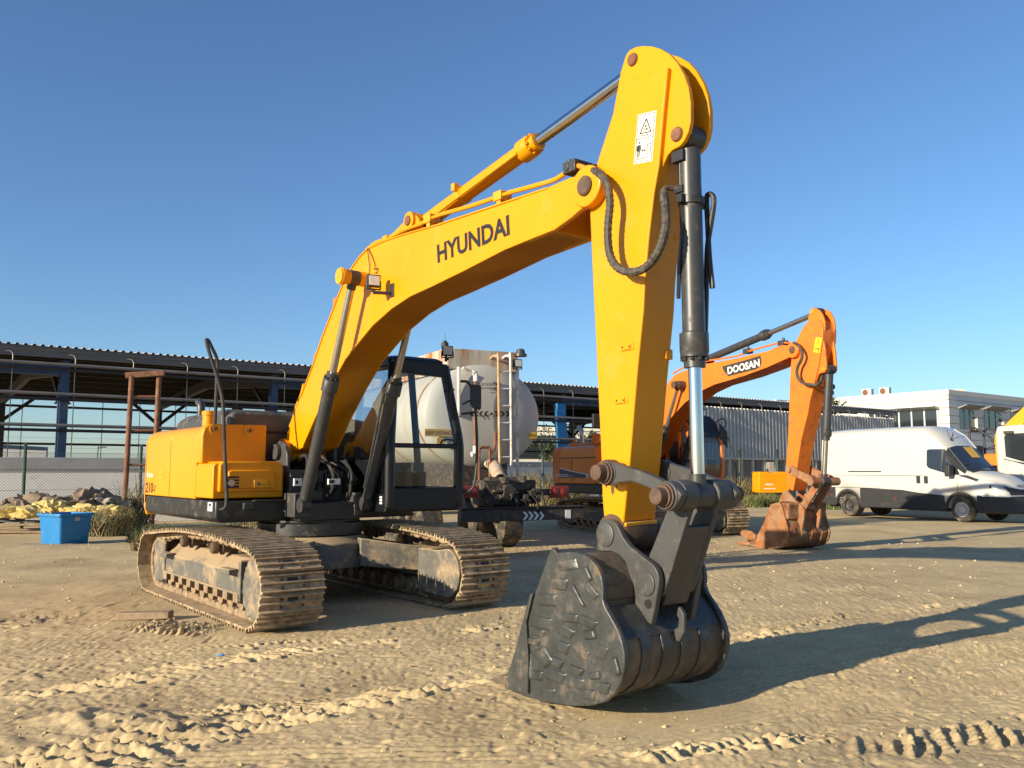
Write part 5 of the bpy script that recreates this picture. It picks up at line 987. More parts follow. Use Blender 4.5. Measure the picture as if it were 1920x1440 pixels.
for k in range(0, 8):
    x = 1.76 + 7.1 * k; m = MB(); zt = ZE - .25
    if x > X1: continue
    m.box(x - .13, x + .13, -.02, .0, 0, zt); m.box(x - .13, x + .13, .26, .28, 0, zt); m.box(x - .012, x + .012, .0, .26, 0, zt); m.box(x - .15, x + .15, -.04, .30, zt - .9, zt - .87); m.box(x - .19, x - .13, -.01, .05, 0, zt - .8)
    m.build('column', STBLU, SH, .006)
    m = MB(); m.box(x - .13, x + .13, DP - .3, DP, 0, ZE); m.beam((x, DP - .2, 3.9), (x + 1.3, DP - .2, 5.0), .1, .16); m.beam((x, DP - .2, 3.9), (x - 1.3, DP - .2, 5.0), .1, .16); m.build('rear_column', STDK, SH)
    m = MB(); m.beam((x, 0, zt - .3), (x, DP / 2, zroof(DP / 2) - .35), .2, .4); m.beam((x, DP / 2, zroof(DP / 2) - .35), (x, DP, zt - .3), .2, .4); m.beam((x, .1, zt - 1.7), (x, 2.2, zt - .3), .12, .12); m.build('rafter', STDK, SH)
    if k in (-1, 1, 3, 5, 7): m = MB(); m.box(x - 7.0 if k == -1 else x + .13, x - .13 if k == -1 else min(x + 6.95, X1), .0, .16, zt - .50, zt - .18); m.build('tie_beam', STBLU, SH, .006)
    if k in (0, 2, 4, 6): m = MB(); m.box(x - 6.95, x - .13, .0, .16, zt - .50, zt - .18) if k == 0 else m.box(x - .13, x + .2, -.05, .1, zt - .4, zt - .1); m.build('tie_beam', STBLU, SH, .006)
for z in (2.85, 3.74, 4.66): m = MB(); m.box(X0, X1, DP + .0, DP + .12, z - .055, z + .055); m.build('rear_rail', STDK, SH)
for k in range(36): x = -12 + .3 + k * 1.78 + .1; m = MB(); m.cyl((x, DP + .06, 1.2), (x, DP + .06, 5.0), .018, 5); m.build('sag_rod', STDK, SH) if x < 30 else m.bm.free()
for z, xe in ((5.0 - .03, 32.5), (4.02, 32.5), (3.02, 32.5)):
    m = MB(); m.cyl((X0, -.5, z), (xe, -.5, z), .055, 10); m.build('front_rail', PIPEG, SH); m = MB(); m.cyl((X0, -.5, z - .16), (xe, -.5, z - .16), .05, 8); m.build('front_rail', STDK, SH)
for k in range(-1, 30):
    x = .19 + 1.775 * k; zb_ = 2.0 if x < 32 else 4.9
    m = MB(); m.tube(smooth([(x - .30, -.25, ZE - .16), (x - .10, -.36, ZE - .10), (x, -.42, ZE - .22), (x, -.44, ZE - .6), (x, -.46, zb_)], 4), .022 if x > 32 else .016, 6); m.build('gooseneck_rod', PIPEG, SH)
for x, y in ((3.2, 9), (7.2, 6), (10.6, 9), (14, 7)): m = MB(); m.rings((x, y, 4.35), (x, y, 4.75), [(0, .32), (.02, .32), (.24, .14), (.34, .12), (.4, .03)], 14); m.cyl((x, y, 4.7), (x, y, 5.6), .012, 5); m.build('hanging_lamp', STDK, SH)
# silver sheeting on the far bays and its dirty lower part
XA = 29.6
m = MB(); pl_ = .31; n = int((X1 - .3 - XA) / pl_)
prof_ = []
for k in range(n): x = XA + k * pl_; prof_ += [(x, 0), (x + .17, 0), (x + .20, -.11), (x + .27, -.11), (x + .295, 0)]
zt_ = 5.02; A = [m.v((x, -.28 + d, 2.25)) for x, d in prof_]; B = [m.v((x, -.28 + d, zt_)) for x, d in prof_]; A2 = [m.v((x, -.26 + d, 2.25)) for x, d in prof_]; B2_ = [m.v((x, -.26 + d, zt_)) for x, d in prof_]
for i in range(len(prof_) - 1): m.face([A[i], A[i + 1], B[i + 1], B[i]]); m.face([A2[i + 1], A2[i], B2_[i], B2_[i + 1]]); m.face([B[i], B[i + 1], B2_[i + 1], B2_[i]])
m.build('corrugated_cladding', CLAD, SH)
m = MB(); m.box(XA - .1, X1, -.36, -.26, 2.16, 2.25); m.build('cladding_rail', POSTW, SH)
m = MB(); m.box(XA, X1, .10, .14, 0, 2.2); m.build('lower_sheeting', CLADL, SH)
for k in range(24):
    x = XA + .1 + k * 1.0
    if x < X1: m = MB(); m.box(x - .06, x + .06, -.36, -.22, 0, 2.35); m.build('cladding_post', POSTW, SH, .006)
m = MB(); rr = random.Random(4)                                   # blue sheet draped at a column
m.loft([[(22.7 + .5 * a + .1 * math.sin(k), .2 - .4 + .22 * b, z) for a, b in ((-.6, -1), (.4, -1.2), (.6, 1), (-.4, .8))] for k, z in enumerate((.6, 1.4, 2.2, 3.2, 4.2, 4.7))]); o = m.build('draped_sheet', BLUE, None, .05); o.location = O; o.rotation_euler = (0, 0, SA); tag(o, 'blue plastic sheet bundled round a shed column right of the tanker', 'tarpaulin')
# ------------------------------------------------------------------ concrete wall and chain-link fence
WA = SA - R(8); W0 = Vector((-20.3, 22.6, 0)); FW = Line(W0, WA)
m = MB(); m.box(0, 20, 0, .22, -.1, 1.62); wl = m.build('boundary_wall', CONC, None, .01); wl.location = W0; wl.rotation_euler = (0, 0, WA); tag(wl, 'pale concrete boundary wall with grey cap behind the chain-link fence', 'wall', None, 'thing')
m = MB(); m.box(0, 20, -.06, .28, 1.62, 1.98); m.build('wall_cap', CONCD, wl, .01)
m = MB(); m.box(0, 13, 0, .22, -.1, 1.75); w2 = m.build('boundary_wall', CONC, None, .01); w2.location = (-1.2, 36.3, 0); w2.rotation_euler = (0, 0, SA); tag(w2, 'pale wall section behind the fence between tanker and orange machine', 'wall', None, 'thing')
m = MB(); m.box(-.05, 13.05, -.06, .28, 1.75, 1.95); m.build('wall_cap', CONCD, w2, .01)
FC0 = Vector((-13.5, 24.0, 0)); FF = Line(FC0, SA); FN = thing('chain_link_fence', 'tall chain-link fence on slim green posts along the yard edge', 'fence', FC0, SA)
m = MB(); h_ = 2.05; s_ = .085
def wire(a, b, r=.0032):
    a, b = Vector(a), Vector(b); d = (b - a).normalized(); u = Vector((0, 1, 0)); v = d.cross(u)
    A = [m.v(a + (u * math.cos(q) + v * math.sin(q)) * r) for q in (0, 2.094, 4.188)]; B = [m.v(b + (u * math.cos(q) + v * math.sin(q)) * r) for q in (0, 2.094, 4.188)]
    for i in range(3): m.face([A[i], A[(i + 1) % 3], B[(i + 1) % 3], B[i]])
FX0, FX1 = -9, 47
for k in range(int((FX1 - FX0) / s_)): x = FX0 + k * s_; wire((x, 0, .05), (x + h_, .0, .05 + h_)); wire((x + h_, .006, .05), (x, .006, .05 + h_))
for z in (.06, 1.05, 2.08): wire((FX0, 0, z), (FX1 + 2, 0, z), .005)
for z in (2.22, 2.36, 2.5): wire((FX0, -.1 - (z - 2.1) * .5, z), (FX1 + 2, -.1 - (z - 2.1) * .5, z), .003)
m.build('wire_mesh', WIRE, FN)
for k in range(-3, 17):
    x = k * 3.07 + random.uniform(-.05, .05); m = MB(); lean = random.uniform(-.03, .03); m.tube([(x, -.03, 0), (x + lean, -.03, 2.12), (x + lean, -.06, 2.2), (x + lean - (.35 if k > 3 else .02), -.30 if k > 3 else -.1, 2.62 if k > 3 else 2.34)], .045, 8); m.build('fence_post', DGRN, FN)
# ------------------------------------------------------------------ things along the left edge
def ground_at(px, py): p = wg(px, py); p.z = gz(p.x, p.y); return p
p = ground_at(231, 986); q_ = wd(284, 985, 25.5)
RF = thing('rusty_frame', 'tall rusty pipe frame with rungs standing in the weeds left of the yellow machine', 'pipe frame', (p.x, p.y, 0), 0)
dv = Vector((q_.x - p.x, q_.y - p.y, 0)); zt = 4.35
m = MB(); m.cyl((0, 0, -.1), (.06, 0, zt), .075, 12); m.build('upright', RUSTP, RF); m = MB(); m.cyl(dv + Vector((0, 0, -.1)), dv + Vector((.05, 0, zt + .05)), .075, 12); m.build('upright', RUSTP, RF)
m = MB(); m.beam(Vector((-.12, 0, zt + .02)), dv + Vector((.2, 0, zt + .12)), .18, .16); m.build('top_beam', RUSTP, RF, .008)
for z in (.75, 1.75, 2.75, 3.75): m = MB(); m.cyl((.02, 0, z), dv + Vector((.02, 0, z + .02)), .035, 8); m.build('rung', RUSTP, RF)
# blue tub
p = ground_at(121, 1021); BT = thing('plastic_tub', 'big open blue plastic tub with a rope handle on the dirt', 'tub', (p.x, p.y, p.z - .01), R(-33)); BT.scale = (.86, .86, .98)
def ring(w, d, z, r=.08, n=4):
    out = []
    for cx, cy, a in ((w - r, d - r, 0), (-w + r, d - r, 90), (-w + r, -d + r, 180), (w - r, -d + r, 270)):
        for k in range(n + 1): q = R(a + 90 * k / n); out.append((cx + r * math.cos(q), cy + r * math.sin(q), z))
    return out
m = MB(); secs = [ring(.42, .36, .0), ring(.44, .38, .02), ring(.50, .43, .62), ring(.54, .47, .625), ring(.55, .48, .66), ring(.54, .47, .69), ring(.485, .415, .69), ring(.48, .41, .62), ring(.43, .37, .06), ring(.2, .2, .05)]
m.loft(secs); m.build('tub_body', BLUE, BT, 0, ang=40)
m = MB(); m.tube(smooth([(-.22, -.47, .66), (-.2, -.53, .74), (0, -.55, .78), (.2, -.53, .74), (.22, -.47, .66)], 5), .018, 7); m.build('rope_handle', FOAM, BT)
m = MB(); m.loft([[(.487 + .025 * s, y, z) for y, z in ((-.40, .62), (-.2, .48), (.2, .48), (.40, .62))] for s in (0, 1)]); m.build('handle_pocket', BLUE, BT, .01); m = MB(); m.box(.515, .519, -.07, .07, .53, .61); m.build('worn_label', CONCD, BT)
# plank by the track
p = ground_at(272, 1160); PK = MB(); PK.beam((-.29, .03, .0), (.29, -.03, .02), .14, .08); o = PK.build('timber_block', WOOD, None, .012); o.location = (p.x, p.y, p.z + .045); o.rotation_euler = (.02, 0, R(4)); tag(o, 'short weathered timber block lying on the sand beside the near track', 'timber')
p = ground_at(412, 1228); m = MB(); m.loft([[(-.05, -.015, 0), (.05, -.02, 0), (.06, .02, .0), (-.04, .02, 0)], [(-.04, -.01, .02), (.04, -.015, .035), (.05, .02, .02), (-.03, .015, .012)]]); o = m.build('plastic_scrap', BLUE, None); o.scale = (.6, .6, .6); o.location = (p.x, p.y, p.z); tag(o, 'tiny scrap of blue plastic on the sand in front of the near track', 'litter')
# dumped boards and rubbish
rr = random.Random(21)
bl = ['longest pale board at the bottom of the pile by the fence', 'dark brown board second up in the dumped pile by the fence', 'narrow grey board sticking out left of the dumped pile', 'reddish board lying across the dumped timber pile', 'cream painted board on top of the dumped timber pile', 'thin board poking out towards the blue tub']
for k, (px, py, L, a, z) in enumerate(((40, 998, 2.6, 8, .06), (30, 985, 2.4, 2, .20), (10, 975, 2.0, -6, .32), (60, 972, 2.1, 12, .42), (55, 962, 2.0, 20, .55), (66, 988, 1.8, 5, .30))):
    p = wd(px, 985, 22.2 + .1 * k); o = MB().beam((-L / 2, 0, 0), (L / 2, 0, rr.uniform(-.05, .1)), rr.uniform(.14, .24), .05).build('dumped_board', [WOOD, WOOD, STDK, RUSTP, POSTW, WOOD][k], None, .006)
    o.location = (p.x, p.y, z); o.rotation_euler = (0, 0, R(a)); tag(o, bl[k], 'board', 'boards dumped by the fence')
def lump(name, c, sx, sy, sz, mat, seed, label, cat, group):
    rr = random.Random(seed); bm = bmesh.new(); bmesh.ops.create_icosphere(bm, subdivisions=4, radius=1)
    ph = [rr.uniform(0, 9) for _ in range(9)]
    for v in bm.verts:
        x, y, z = v.co; d = .22 * math.sin(3.1 * x + ph[0]) * math.cos(2.7 * y + ph[1]) + .16 * math.sin(6 * z + 5 * x + ph[2]) + .12 * math.sin(9 * y + 7 * x + ph[3]) + .10 * math.sin(17 * x + 13 * z + ph[4]) + .10 * abs(math.sin(11 * x - 9 * y + ph[5])) + .08 * abs(math.sin(19 * y + 15 * z + ph[6])) + rr.gauss(0, .02); f = 1 + d; v.co = (x * f * sx, y * f * sy, max(z, -.3) * f * sz * .72)
    me = bpy.data.meshes.new(name); bm.to_mesh(me); bm.free(); me.materials.append(mat); me.polygons.foreach_set('use_smooth', [True] * len(me.polygons)); me.set_sharp_from_angle(angle=R(38)); o = bpy.data.objects.new(name, me); COL.objects.link(o); o.location = c; o.rotation_euler = (0, 0, rr.uniform(0, 3)); tag(o, label, cat, group)
for k, (px, py, sx, sz, mt, lab, ct) in enumerate(((30, 950, .35, .28, FOAM, 'small yellow foam scrap beside the green fence post at far left', 'foam'), (72, 948, .7, .34, FOAM, 'largest crumpled yellow foam heap behind the blue tub', 'foam'), (100, 945, .5, .38, FOAM, 'tallest yellow foam lump right behind the tub', 'foam'), (152, 944, .4, .2, FOAM, 'flat yellow foam piece on the rubbish right of the tub', 'foam'), (10, 953, .6, .35, RAG, 'brown cloth heap at the far left end of the rubbish', 'rags'), (55, 938, .5, .35, RAG, 'brown cloth bundle behind the yellow foam', 'rags'), (122, 941, .6, .36, RAG, 'dark brown cloth heap between the foam lumps', 'rags'), (176, 940, .8, .5, RAG, 'broad brown sheet heap right of the foam', 'rags'), (200, 938, .7, .30, RAG2, 'tan crumpled sheet propped near the rusty frame', 'sheet'), (215, 950, .5, .3, FOAM, 'yellow foam scrap at the foot of the rusty frame', 'foam'))):
    p = wd(px, py, (22.3 if mt is FOAM else 23.3) + .12 * (k % 3)); lump('foam_scrap' if mt is FOAM else ('crumpled_sheet' if mt is RAG2 else 'cloth_heap'), (p.x, p.y, max(p.z - .2, .05)), sx * (.72 if mt is FOAM else 1), .4, sz * (.95 if mt is FOAM else 1.3), mt, 40 + k, lab, ct, 'rubbish along the fence')
# weeds
def weed(name, c, r, h, n, mat, seed, label, group='weeds growing along the fence', w=.012, spread=1.0):
    rr = random.Random(seed); m = MB()
    for k in range(n):
        a, d = rr.uniform(0, 6.283), r * math.sqrt(rr.random()) * .75; x, y = d * math.cos(a), d * math.sin(a) * .7; L = h * rr.uniform(.45, 1.1); ln_ = Vector((rr.gauss(0, .35) * spread, rr.gauss(0, .35) * spread, 1)).normalized(); p0 = Vector((x, y, 0)); p1 = p0 + ln_ * L * .55; p2 = p1 + (ln_ + Vector((rr.gauss(0, .4), rr.gauss(0, .4), -.15)) * spread).normalized() * L * .5
        s = Vector((math.cos(a + 1.3), math.sin(a + 1.3), 0)) * w * rr.uniform(.5, 1.3); A, B, C_, D_ = m.v(p0 - s), m.v(p0 + s), m.v(p1 + s * .8), m.v(p1 - s * .8); m.mi = 0 if rr.random() < .7 else 1; m.face([A, B, C_, D_]); m.face([D_, C_, m.v(p2)])
        if rr.random() < .5:
            for _ in range(3): t = rr.uniform(.4, 1); b_ = p0.lerp(p2, t) + Vector((rr.gauss(0, .03), rr.gauss(0, .03), rr.gauss(0, .03))); v = Vector((rr.gauss(0, 1), rr.gauss(0, 1), rr.gauss(0, 1))).normalized() * w * 2.6; m.face([m.v(b_), m.v(b_ + v), m.v(b_ + v * .5 + Vector((0, 0, w * 2)))])
    o = m.build(name, mat, None); o.location = c; tag(o, label, 'weeds', group, 'thing')
for k, (px, py, Y, r, h, n, mt, lab) in enumerate((
    (190, 990, 21.5, .9, .75, 1100, (WEED, WEEDY), 'dark dry bush just right of the blue tub'), (215, 987, 22.5, .9, .7, 1000, (WEED, WEEDY), 'tall dry weed clump at the foot of the rusty frame'), (256, 962, 24.6, .5, 1.5, 260, (WEED, WEEDY), 'tallest pale weed clump between the rusty frame and the counterweight'),
    (330, 985, 17.6, 1.1, .36, 1300, (WEEDY, WEED), 'straw coloured grass clump showing under the counterweight'), (420, 985, 19, 1.3, .42, 1200, (WEEDY, WEED), 'low dry grass under the front of the yellow deck'), (290, 990, 19.5, .8, .42, 800, (WEED, WEEDG), 'dark green weed clump under the left end of the counterweight'), (500, 980, 21, 1.2, .6, 900, (WEED, WEEDY), 'dark weed clump in the shade behind the track'),
    (1010, 940, 33.5, 1.2, 1.2, 900, (WEEDY, WEED), 'dry tumbleweed bush seen below the tanker lamp bar'), (1000, 925, 36, 1.5, 1.8, 900, (WEEDY, WEED), 'brown dry bush against the fence right of the tanker'), (1060, 935, 36.5, 1.5, 1.3, 700, (WEEDY, WEED), 'dry brush under the orange counterweight'),
    (1408, 950, 38, 1.0, .55, 900, (WEEDG, WEEDY), 'green weed patch left of the rusty orange bucket'), (1440, 948, 39, 1.0, .6, 700, (WEEDG, WEEDY), 'green weed clump behind the rusty orange bucket'), (1570, 952, 36, 1.0, .4, 500, (WEEDG, WEEDY), 'low green weeds by the rear wheel of the van'), (1380, 925, 42.5, 1.4, 1.4, 700, (WEEDY, WEED), 'brown dry weeds against the sheeting behind the orange cab'), (1412, 922, 43.5, 1.2, 1.0, 500, (WEEDY, WEED), 'brown dry weeds left of the yellow cabinet'))):
    p = wd(px, py, Y); weed('weed_clump', (p.x, p.y, gz(p.x, p.y) - .02), r, h, n, mt, 60 + k, lab, w=.012 * max(1, Y / 24))
# ------------------------------------------------------------------ white office building
BO = wd(1783, 850, 65); BO.z = 0; FB = Line(BO, SA)
OB = thing('office_building', 'low white clad office block with dark windows beyond the shed and van', 'building', BO, SA)
HB = 7.5
m = MB(); m.box(0, 34, 0, 30, 0, HB); bw = m.build('walls', [CONCD], OB)
m = MB()                                                          # grooved cladding panels
for k in range(12): z = .55 + k * .6; m.box(.02, 34, -.05, .0, z - .27, z + .27)
for k in range(9): m.mi = 0
m.build('front_cladding', BLDG, OB, .01)
m = MB()
for k in range(12): z = .55 + k * .6; m.box(-.06, .0, -.055, 30, z - .27, z + .27)
m.build('side_cladding', BLDW, OB, .01)
m = MB(); m.box(-.12, 34, -.11, .25, HB - .25, HB + .12); m.box(-.12, .25, .25, 30, HB - .25, HB + .12); m.build('parapet', BLDW, OB, .02)
a, b = FB.x(1760, 797, -.1), FB.x(1672, 768, -.1); zt, zb_ = FB.x(1757, 768, -.1).z, 3.9
m = MB(); m.box(-.075, -.02, a.y, b.y + 2, zb_, zt); wn = m.build('window_band', WINB, OB)
for k in range(12): y = a.y + .05 + k * 1.02; m = MB(); m.box(-.12, -.06, y - .06, y + .06, zb_, zt); m.build('mullion', BLDG, wn)
m = MB(); m.loft([[(-.08, y, zt + .02), (-.08, y, zt + .18), (-1.0, y, zt + .30), (-1.0, y, zt + .2)] for y in (a.y - .1, b.y + 2)]); m.build('window_canopy', BLDG, OB)
for px0, px1, py0, py1 in ((1800.5, 1826, 769, 804.5), (1846.5, 1876, 772, 807), (1898, 1930, 777, 800)):
    a, b = FB.y(px0, py1, -.06), FB.y(px1, py0, -.06); m = MB(); m.box(a.x, b.x, -.075, -.03, a.z, b.z); wn = m.build('window', WINB, OB)
    for t in (.28, .65): x = a.x + (b.x - a.x) * t; m = MB(); m.box(x - .04, x + .04, -.10, -.06, a.z, b.z); m.build('mullion', STDK, wn)
    m = MB(); m.box(b.x + .02, b.x + .10, -.28, -.05, a.z - .15, b.z - .55); m.build('side_fin', BLDW, wn); m = MB(); m.loft([[(x, -.06, b.z), (x, -.06, b.z + .15), (x, -.75, b.z + .32), (x, -.75, b.z + .26)] for x in (a.x - .2, b.x + .4)]); m.beam((b.x + .3, -.7, b.z + .24), (b.x + 1.6, -.08, b.z - .9), .05, .05); m.build('awning', AWN, wn)
for px, lab in ((1626, 'air conditioner on the white roof further from the corner'), (1659, 'air conditioner on the white roof nearer to the corner')):
    p = FB.x(px, 745, .5); A_ = thing('air_conditioner', lab, 'air conditioner', FB.c + FB.ex * .6 + FB.ey * p.y + Vector((0, 0, HB + .12)), SA, 'rooftop air conditioners')
    m = MB(); m.box(-.2, .2, -.42, .42, .0, .58); m.build('casing', BLDW, A_, .03); m = MB(); m.rings((-.2, .1, .29), (-.25, .1, .29), [(0, .24), (.03, .24), (.05, .22), (.03, .2), (.03, 0)], 24); m.build('fan_grille', RUSTP, A_)
p = wd(1808, 737, 66); m = MB(); m.box(-.8, .8, -.2, .2, 0, .3); m.box(.3, 1.0, -.3, .3, .05, .4); o = m.build('roof_unit', BLDW, None, .03); o.location = (p.x, p.y + 2, HB + .02); tag(o, 'small low white unit on the office roof right of the corner', 'roof unit')
# palm top between shed and office
p = wd(1562, 880, 60); PT = thing('palm_tree', 'palm whose frond tips show above the shed roof before the white office', 'palm tree', (p.x, p.y, 0))
m = MB(); m.tube([(0, 0, 0), (.05, 0, 2.5), (0, 0, 5.0)], .2, 10, rad=[.26, .2, .18]); m.build('trunk', BARK, PT)
m = MB(); rr = random.Random(2)
for k in range(26):
    a, el = rr.uniform(0, 6.28), rr.uniform(.1, 1.35); d = Vector((math.cos(a) * math.cos(el), math.sin(a) * math.cos(el), math.sin(el))); P = [Vector((0, 0, 5))]
    for s in range(8): P.append(P[-1] + d * .24); d = (d + Vector((0, 0, -.11))).normalized()
    for s in range(1, 8):
        for sd_ in (-1, 1):
            t = (P[s] - P[s - 1]).normalized(); n_ = t.cross(Vector((0, 0, 1))).normalized() * sd_; L = .5 * (1 - abs(s - 4) / 7); q = P[s] + n_ * L * .7 + t * L * .6 + Vector((0, 0, -.08)); m.face([m.v(P[s - 1]), m.v(P[s]), m.v(q)])
m.build('crown', LEAF, PT)
p = wd(1435, 880, 95); m = MB(); m.box(-2.7, 4.2, 0, 10, 0, 9.2); m.box(1.8, 4.4, -.4, 0, 8.6, 9.35); m.box(4.2, 6.2, 0, 6, 0, 8.6); o = m.build('distant_building', BLDW, None, .03); o.location = (p.x, p.y, 0); o.rotation_euler = (0, 0, SA); tag(o, 'cream flat-roofed building far behind the shed roof beside the orange arm', 'building')
p = wd(1478, 880, 94); m = MB(); m.box(-1, 1, 0, 2, 0, 8.3); o = m.build('roof_tank_stand', SIGNY, None, .03); o.location = (p.x, p.y, 0); tag(o, 'small tan block beside the far cream building', 'building')
# beyond the shed at the left and behind the machines
p = wd(1085, 880, 82); m = MB(); m.box(-8, 8, 0, 8, 0, 5.2); m.box(-8.2, 8.2, -.2, 8.2, 5.2, 5.6); o = m.build('far_house', BLDW, None, .03); o.location = (p.x + 1, p.y, 0); o.rotation_euler = (0, 0, R(5)); tag(o, 'white low house seen through the shed above the orange counterweight', 'house')
m = MB(); m.box(-.1, 2.0, -.06, -.02, 2.6, 4.6); m.build('window', WINB, o)
m = MB(); m.box(-7.5, -1.6, -.06, -.02, 2.6, 4.8); m.build('window', WINB, o)
def tree(name, c, h, r, n, seed, label):
    rr = random.Random(seed); t = thing(name, label, 'tree', c); m = MB(); m.tube([(0, 0, 0), (.1, 0, h * .35), (0, .1, h * .6)], .12, 8, rad=[.16, .11, .06])
    for k in range(5): a = k * 1.26; m.tube([(0, 0, h * .4), (math.cos(a) * r * .4, math.sin(a) * r * .4, h * .6), (math.cos(a) * r * .7, math.sin(a) * r * .7, h * .75)], .05, 6)
    m.build('trunk', BARK, t); m = MB(); cl = [(rr.gauss(0, r * .45), rr.gauss(0, r * .45), h * .68 + rr.gauss(0, h * .13), rr.uniform(.2, .5) * r) for _ in range(26)]
    for k in range(n):
        x, y, z, q = rr.choice(cl); d = Vector((rr.gauss(0, 1), rr.gauss(0, 1), rr.gauss(0, .8))).normalized() * q * rr.uniform(.5, 1); p = Vector((x, y, z)) + d; u = Vector((rr.gauss(0, 1), rr.gauss(0, 1), rr.gauss(0, 1))).normalized() * .12; v = u.orthogonal().normalized() * .08; m.face([m.v(p - u), m.v(p + v), m.v(p + u), m.v(p - v)])
    m.build('crown', [LEAF], t)
p = wd(1072, 880, 70); tree('tree', (p.x, p.y, 0), 5.0, 1.9, 2600, 5, 'bushy olive tree seen through the shed above the orange counterweight')
p = wd(1040, 880, 74); tree('tree', (p.x, p.y, 0), 4.6, 1.6, 1800, 6, 'smaller olive tree beside the blue sheet seen through the shed')
p = wd(60, 880, 62); m = MB(); m.box(-70, 34, 0, .2, 0, 2.2); o = m.build('far_wall', TAN, None); o.location = (p.x, p.y, 0); o.rotation_euler = (0, 0, SA * .4); tag(o, 'low tan wall far behind the shed at the left', 'wall', None, 'thing')
p0_, p1_ = wd(-10, 834, 46), wd(88, 843, 52); GT = thing('louvred_gate', 'blue framed gate of white slats beyond the wall at far left', 'gate', (p0_.x, p0_.y, 0), math.atan2(p1_.y - p0_.y, p1_.x - p0_.x))
Lg = math.hypot(p1_.x - p0_.x, p1_.y - p0_.y); m = MB()
for k in range(int(Lg / .12)): m.box(k * .12, k * .12 + .07, -.03, .03, .3, 2.75)
m.build('slats', BLDG, GT); m = MB(); m.box(0, Lg, -.06, .06, 2.75, 2.95); m.box(Lg - .12, Lg, -.06, .06, 0, 2.75); m.box(0, Lg, -.06, .06, .2, .32); m.build('gate_frame', STBLU, GT)
p = wd(182, 880, 50); LP_ = thing('lamp_pole', 'thin lamp pole beyond the wall left of the rusty frame', 'lamp pole', (p.x, p.y, 0)); m = MB(); m.tube(smooth([(0, 0, 0), (0, 0, 2.7), (.06, 0, 2.85), (.3, 0, 2.9)], 4), .03, 6); m.build('pole', STDK, LP_); m = MB(); m.box(.2, .45, -.08, .08, 2.86, 2.93); m.build('lamp_head', STDK, LP_)
# ------------------------------------------------------------------ white panel van
FV = Frame(13.76, 29.29, -59.8); VX = thing('panel_van', 'white high-roof panel van with black lower sides parked right of the orange machine', 'van', FV.c, FV.h)
# body stations: x, bottom z, belt half width, belt z, roof half width, roof z
def sec(x, wb, zb, wt, zt, z0=.42, crown=.05):
    half = [(wb * .97, z0), (wb, z0 + .25), (wb, zb), ((wb * .55 + wt * .45), zb + (zt - zb) * .5), (wt, zt - .12), (wt - .10, zt - .02), (wt * .4, zt + crown)]
    return [Vector((x, -y, z)) for y, z in half] + [Vector((x, y, z)) for y, z in half[::-1]]
st_ = [(-3.32, .93, 1.4, .82, 2.88), (-3.26, .985, 1.4, .88, 2.96), (-2.5, 1.0, 1.4, .90, 3.0), (0, 1.0, 1.4, .90, 3.01), (.78, 1.0, 1.4, .88, 2.99), (1.18, 1.0, 1.4, .85, 2.74), (1.52, 1.0, 1.42, .81, 2.33), (1.85, 1.0, 1.42, .85, 1.94), (2.15, 1.0, 1.40, .89, 1.60), (2.30, .995, 1.35, .86, 1.53), (2.70, .98, 1.24, .79, 1.45), (3.05, .94, 1.10, .70, 1.34), (3.24, .88, .98, .62, 1.20), (3.35, .79, .86, .52, 1.04), (3.39, .72, .72, .46, .86)]
def yv(x, z):                                  # half width of the body at a place on its flank
    for a, b in zip(st_[:-1], st_[1:]):
        if a[0] <= x <= b[0]:
            t = (x - a[0]) / (b[0] - a[0]); q = [u + (v - u) * t for u, v in zip(a, b)]; pr = [(p.z, -p.y) for p in sec(*q)[:6]]
            for (z0, y0), (z1, y1) in zip(pr[:-1], pr[1:]):
                if z0 <= z <= z1: return y0 + (y1 - y0) * (z - z0) / max(z1 - z0, 1e-6)
    return .9
def gpatch(m, lo, hi, s, off, nx=10, nz=6):          # a pane that follows the curved flank between two lines of (x, z)
    def at(L, t):
        for a, b in zip(L[:-1], L[1:]):
            if a[0] <= t <= b[0]: return a[1] + (b[1] - a[1]) * (t - a[0]) / max(b[0] - a[0], 1e-6)
        return L[-1][1]
    x0, x1 = lo[0][0], lo[-1][0]; G = []
    for i in range(nx + 1):
        x = x0 + (x1 - x0) * i / nx; za, zb = at(lo, x), at(hi, x); G.append([m.v((x + off * .3, s * (yv(x, za + (zb - za) * k / nz) + off), za + (zb - za) * k / nz)) for k in range(nz + 1)])
    for A, B in zip(G[:-1], G[1:]):
        for k in range(nz): m.face([A[k], B[k], B[k + 1], A[k + 1]])
def patch(pts, s, off): return [Vector((x + off * .3, s * (yv(x, z) + off), z + off * .25)) for x, z in pts]
m = MB(); m.loft([sec(*s) for s in st_]); van = m.build('body', WHITE, VX, 0, ang=38)
m = MB()                                                     # wheel wells cut out of the body
for cx in (-2.14, 2.05):
    for s in (-1, 1): m.cyl((cx, s * .55, .42), (cx, s * 1.3, .42), .47, 32)
cut_ = m.build('cutter', INK, VX); bo = van.modifiers.new('wells', 'BOOLEAN'); bo.operation = 'DIFFERENCE'; bo.object = cut_; bo.solver = 'EXACT'
bpy.context.view_layer.update(); nm = bpy.data.meshes.new_from_object(van.evaluated_get(bpy.context.evaluated_depsgraph_get())); van.modifiers.clear(); van.data = nm; nm.name = 'body'
for f in nm.polygons:
    if f.material_index > 0: f.material_index = 0
nm.materials.clear(); nm.materials.append(WHITE); bpy.data.objects.remove(cut_)
def lower(y):
    P = [(-3.30, .34), (-3.30, .92), (-2.62, .92)]
    P += [(-2.14 + .50 * math.cos(R(a)), .40 + .52 * math.sin(R(a))) for a in (178, 150, 120, 90, 60, 30, 2)]; P[2] = (-2.70, .92)
    return P
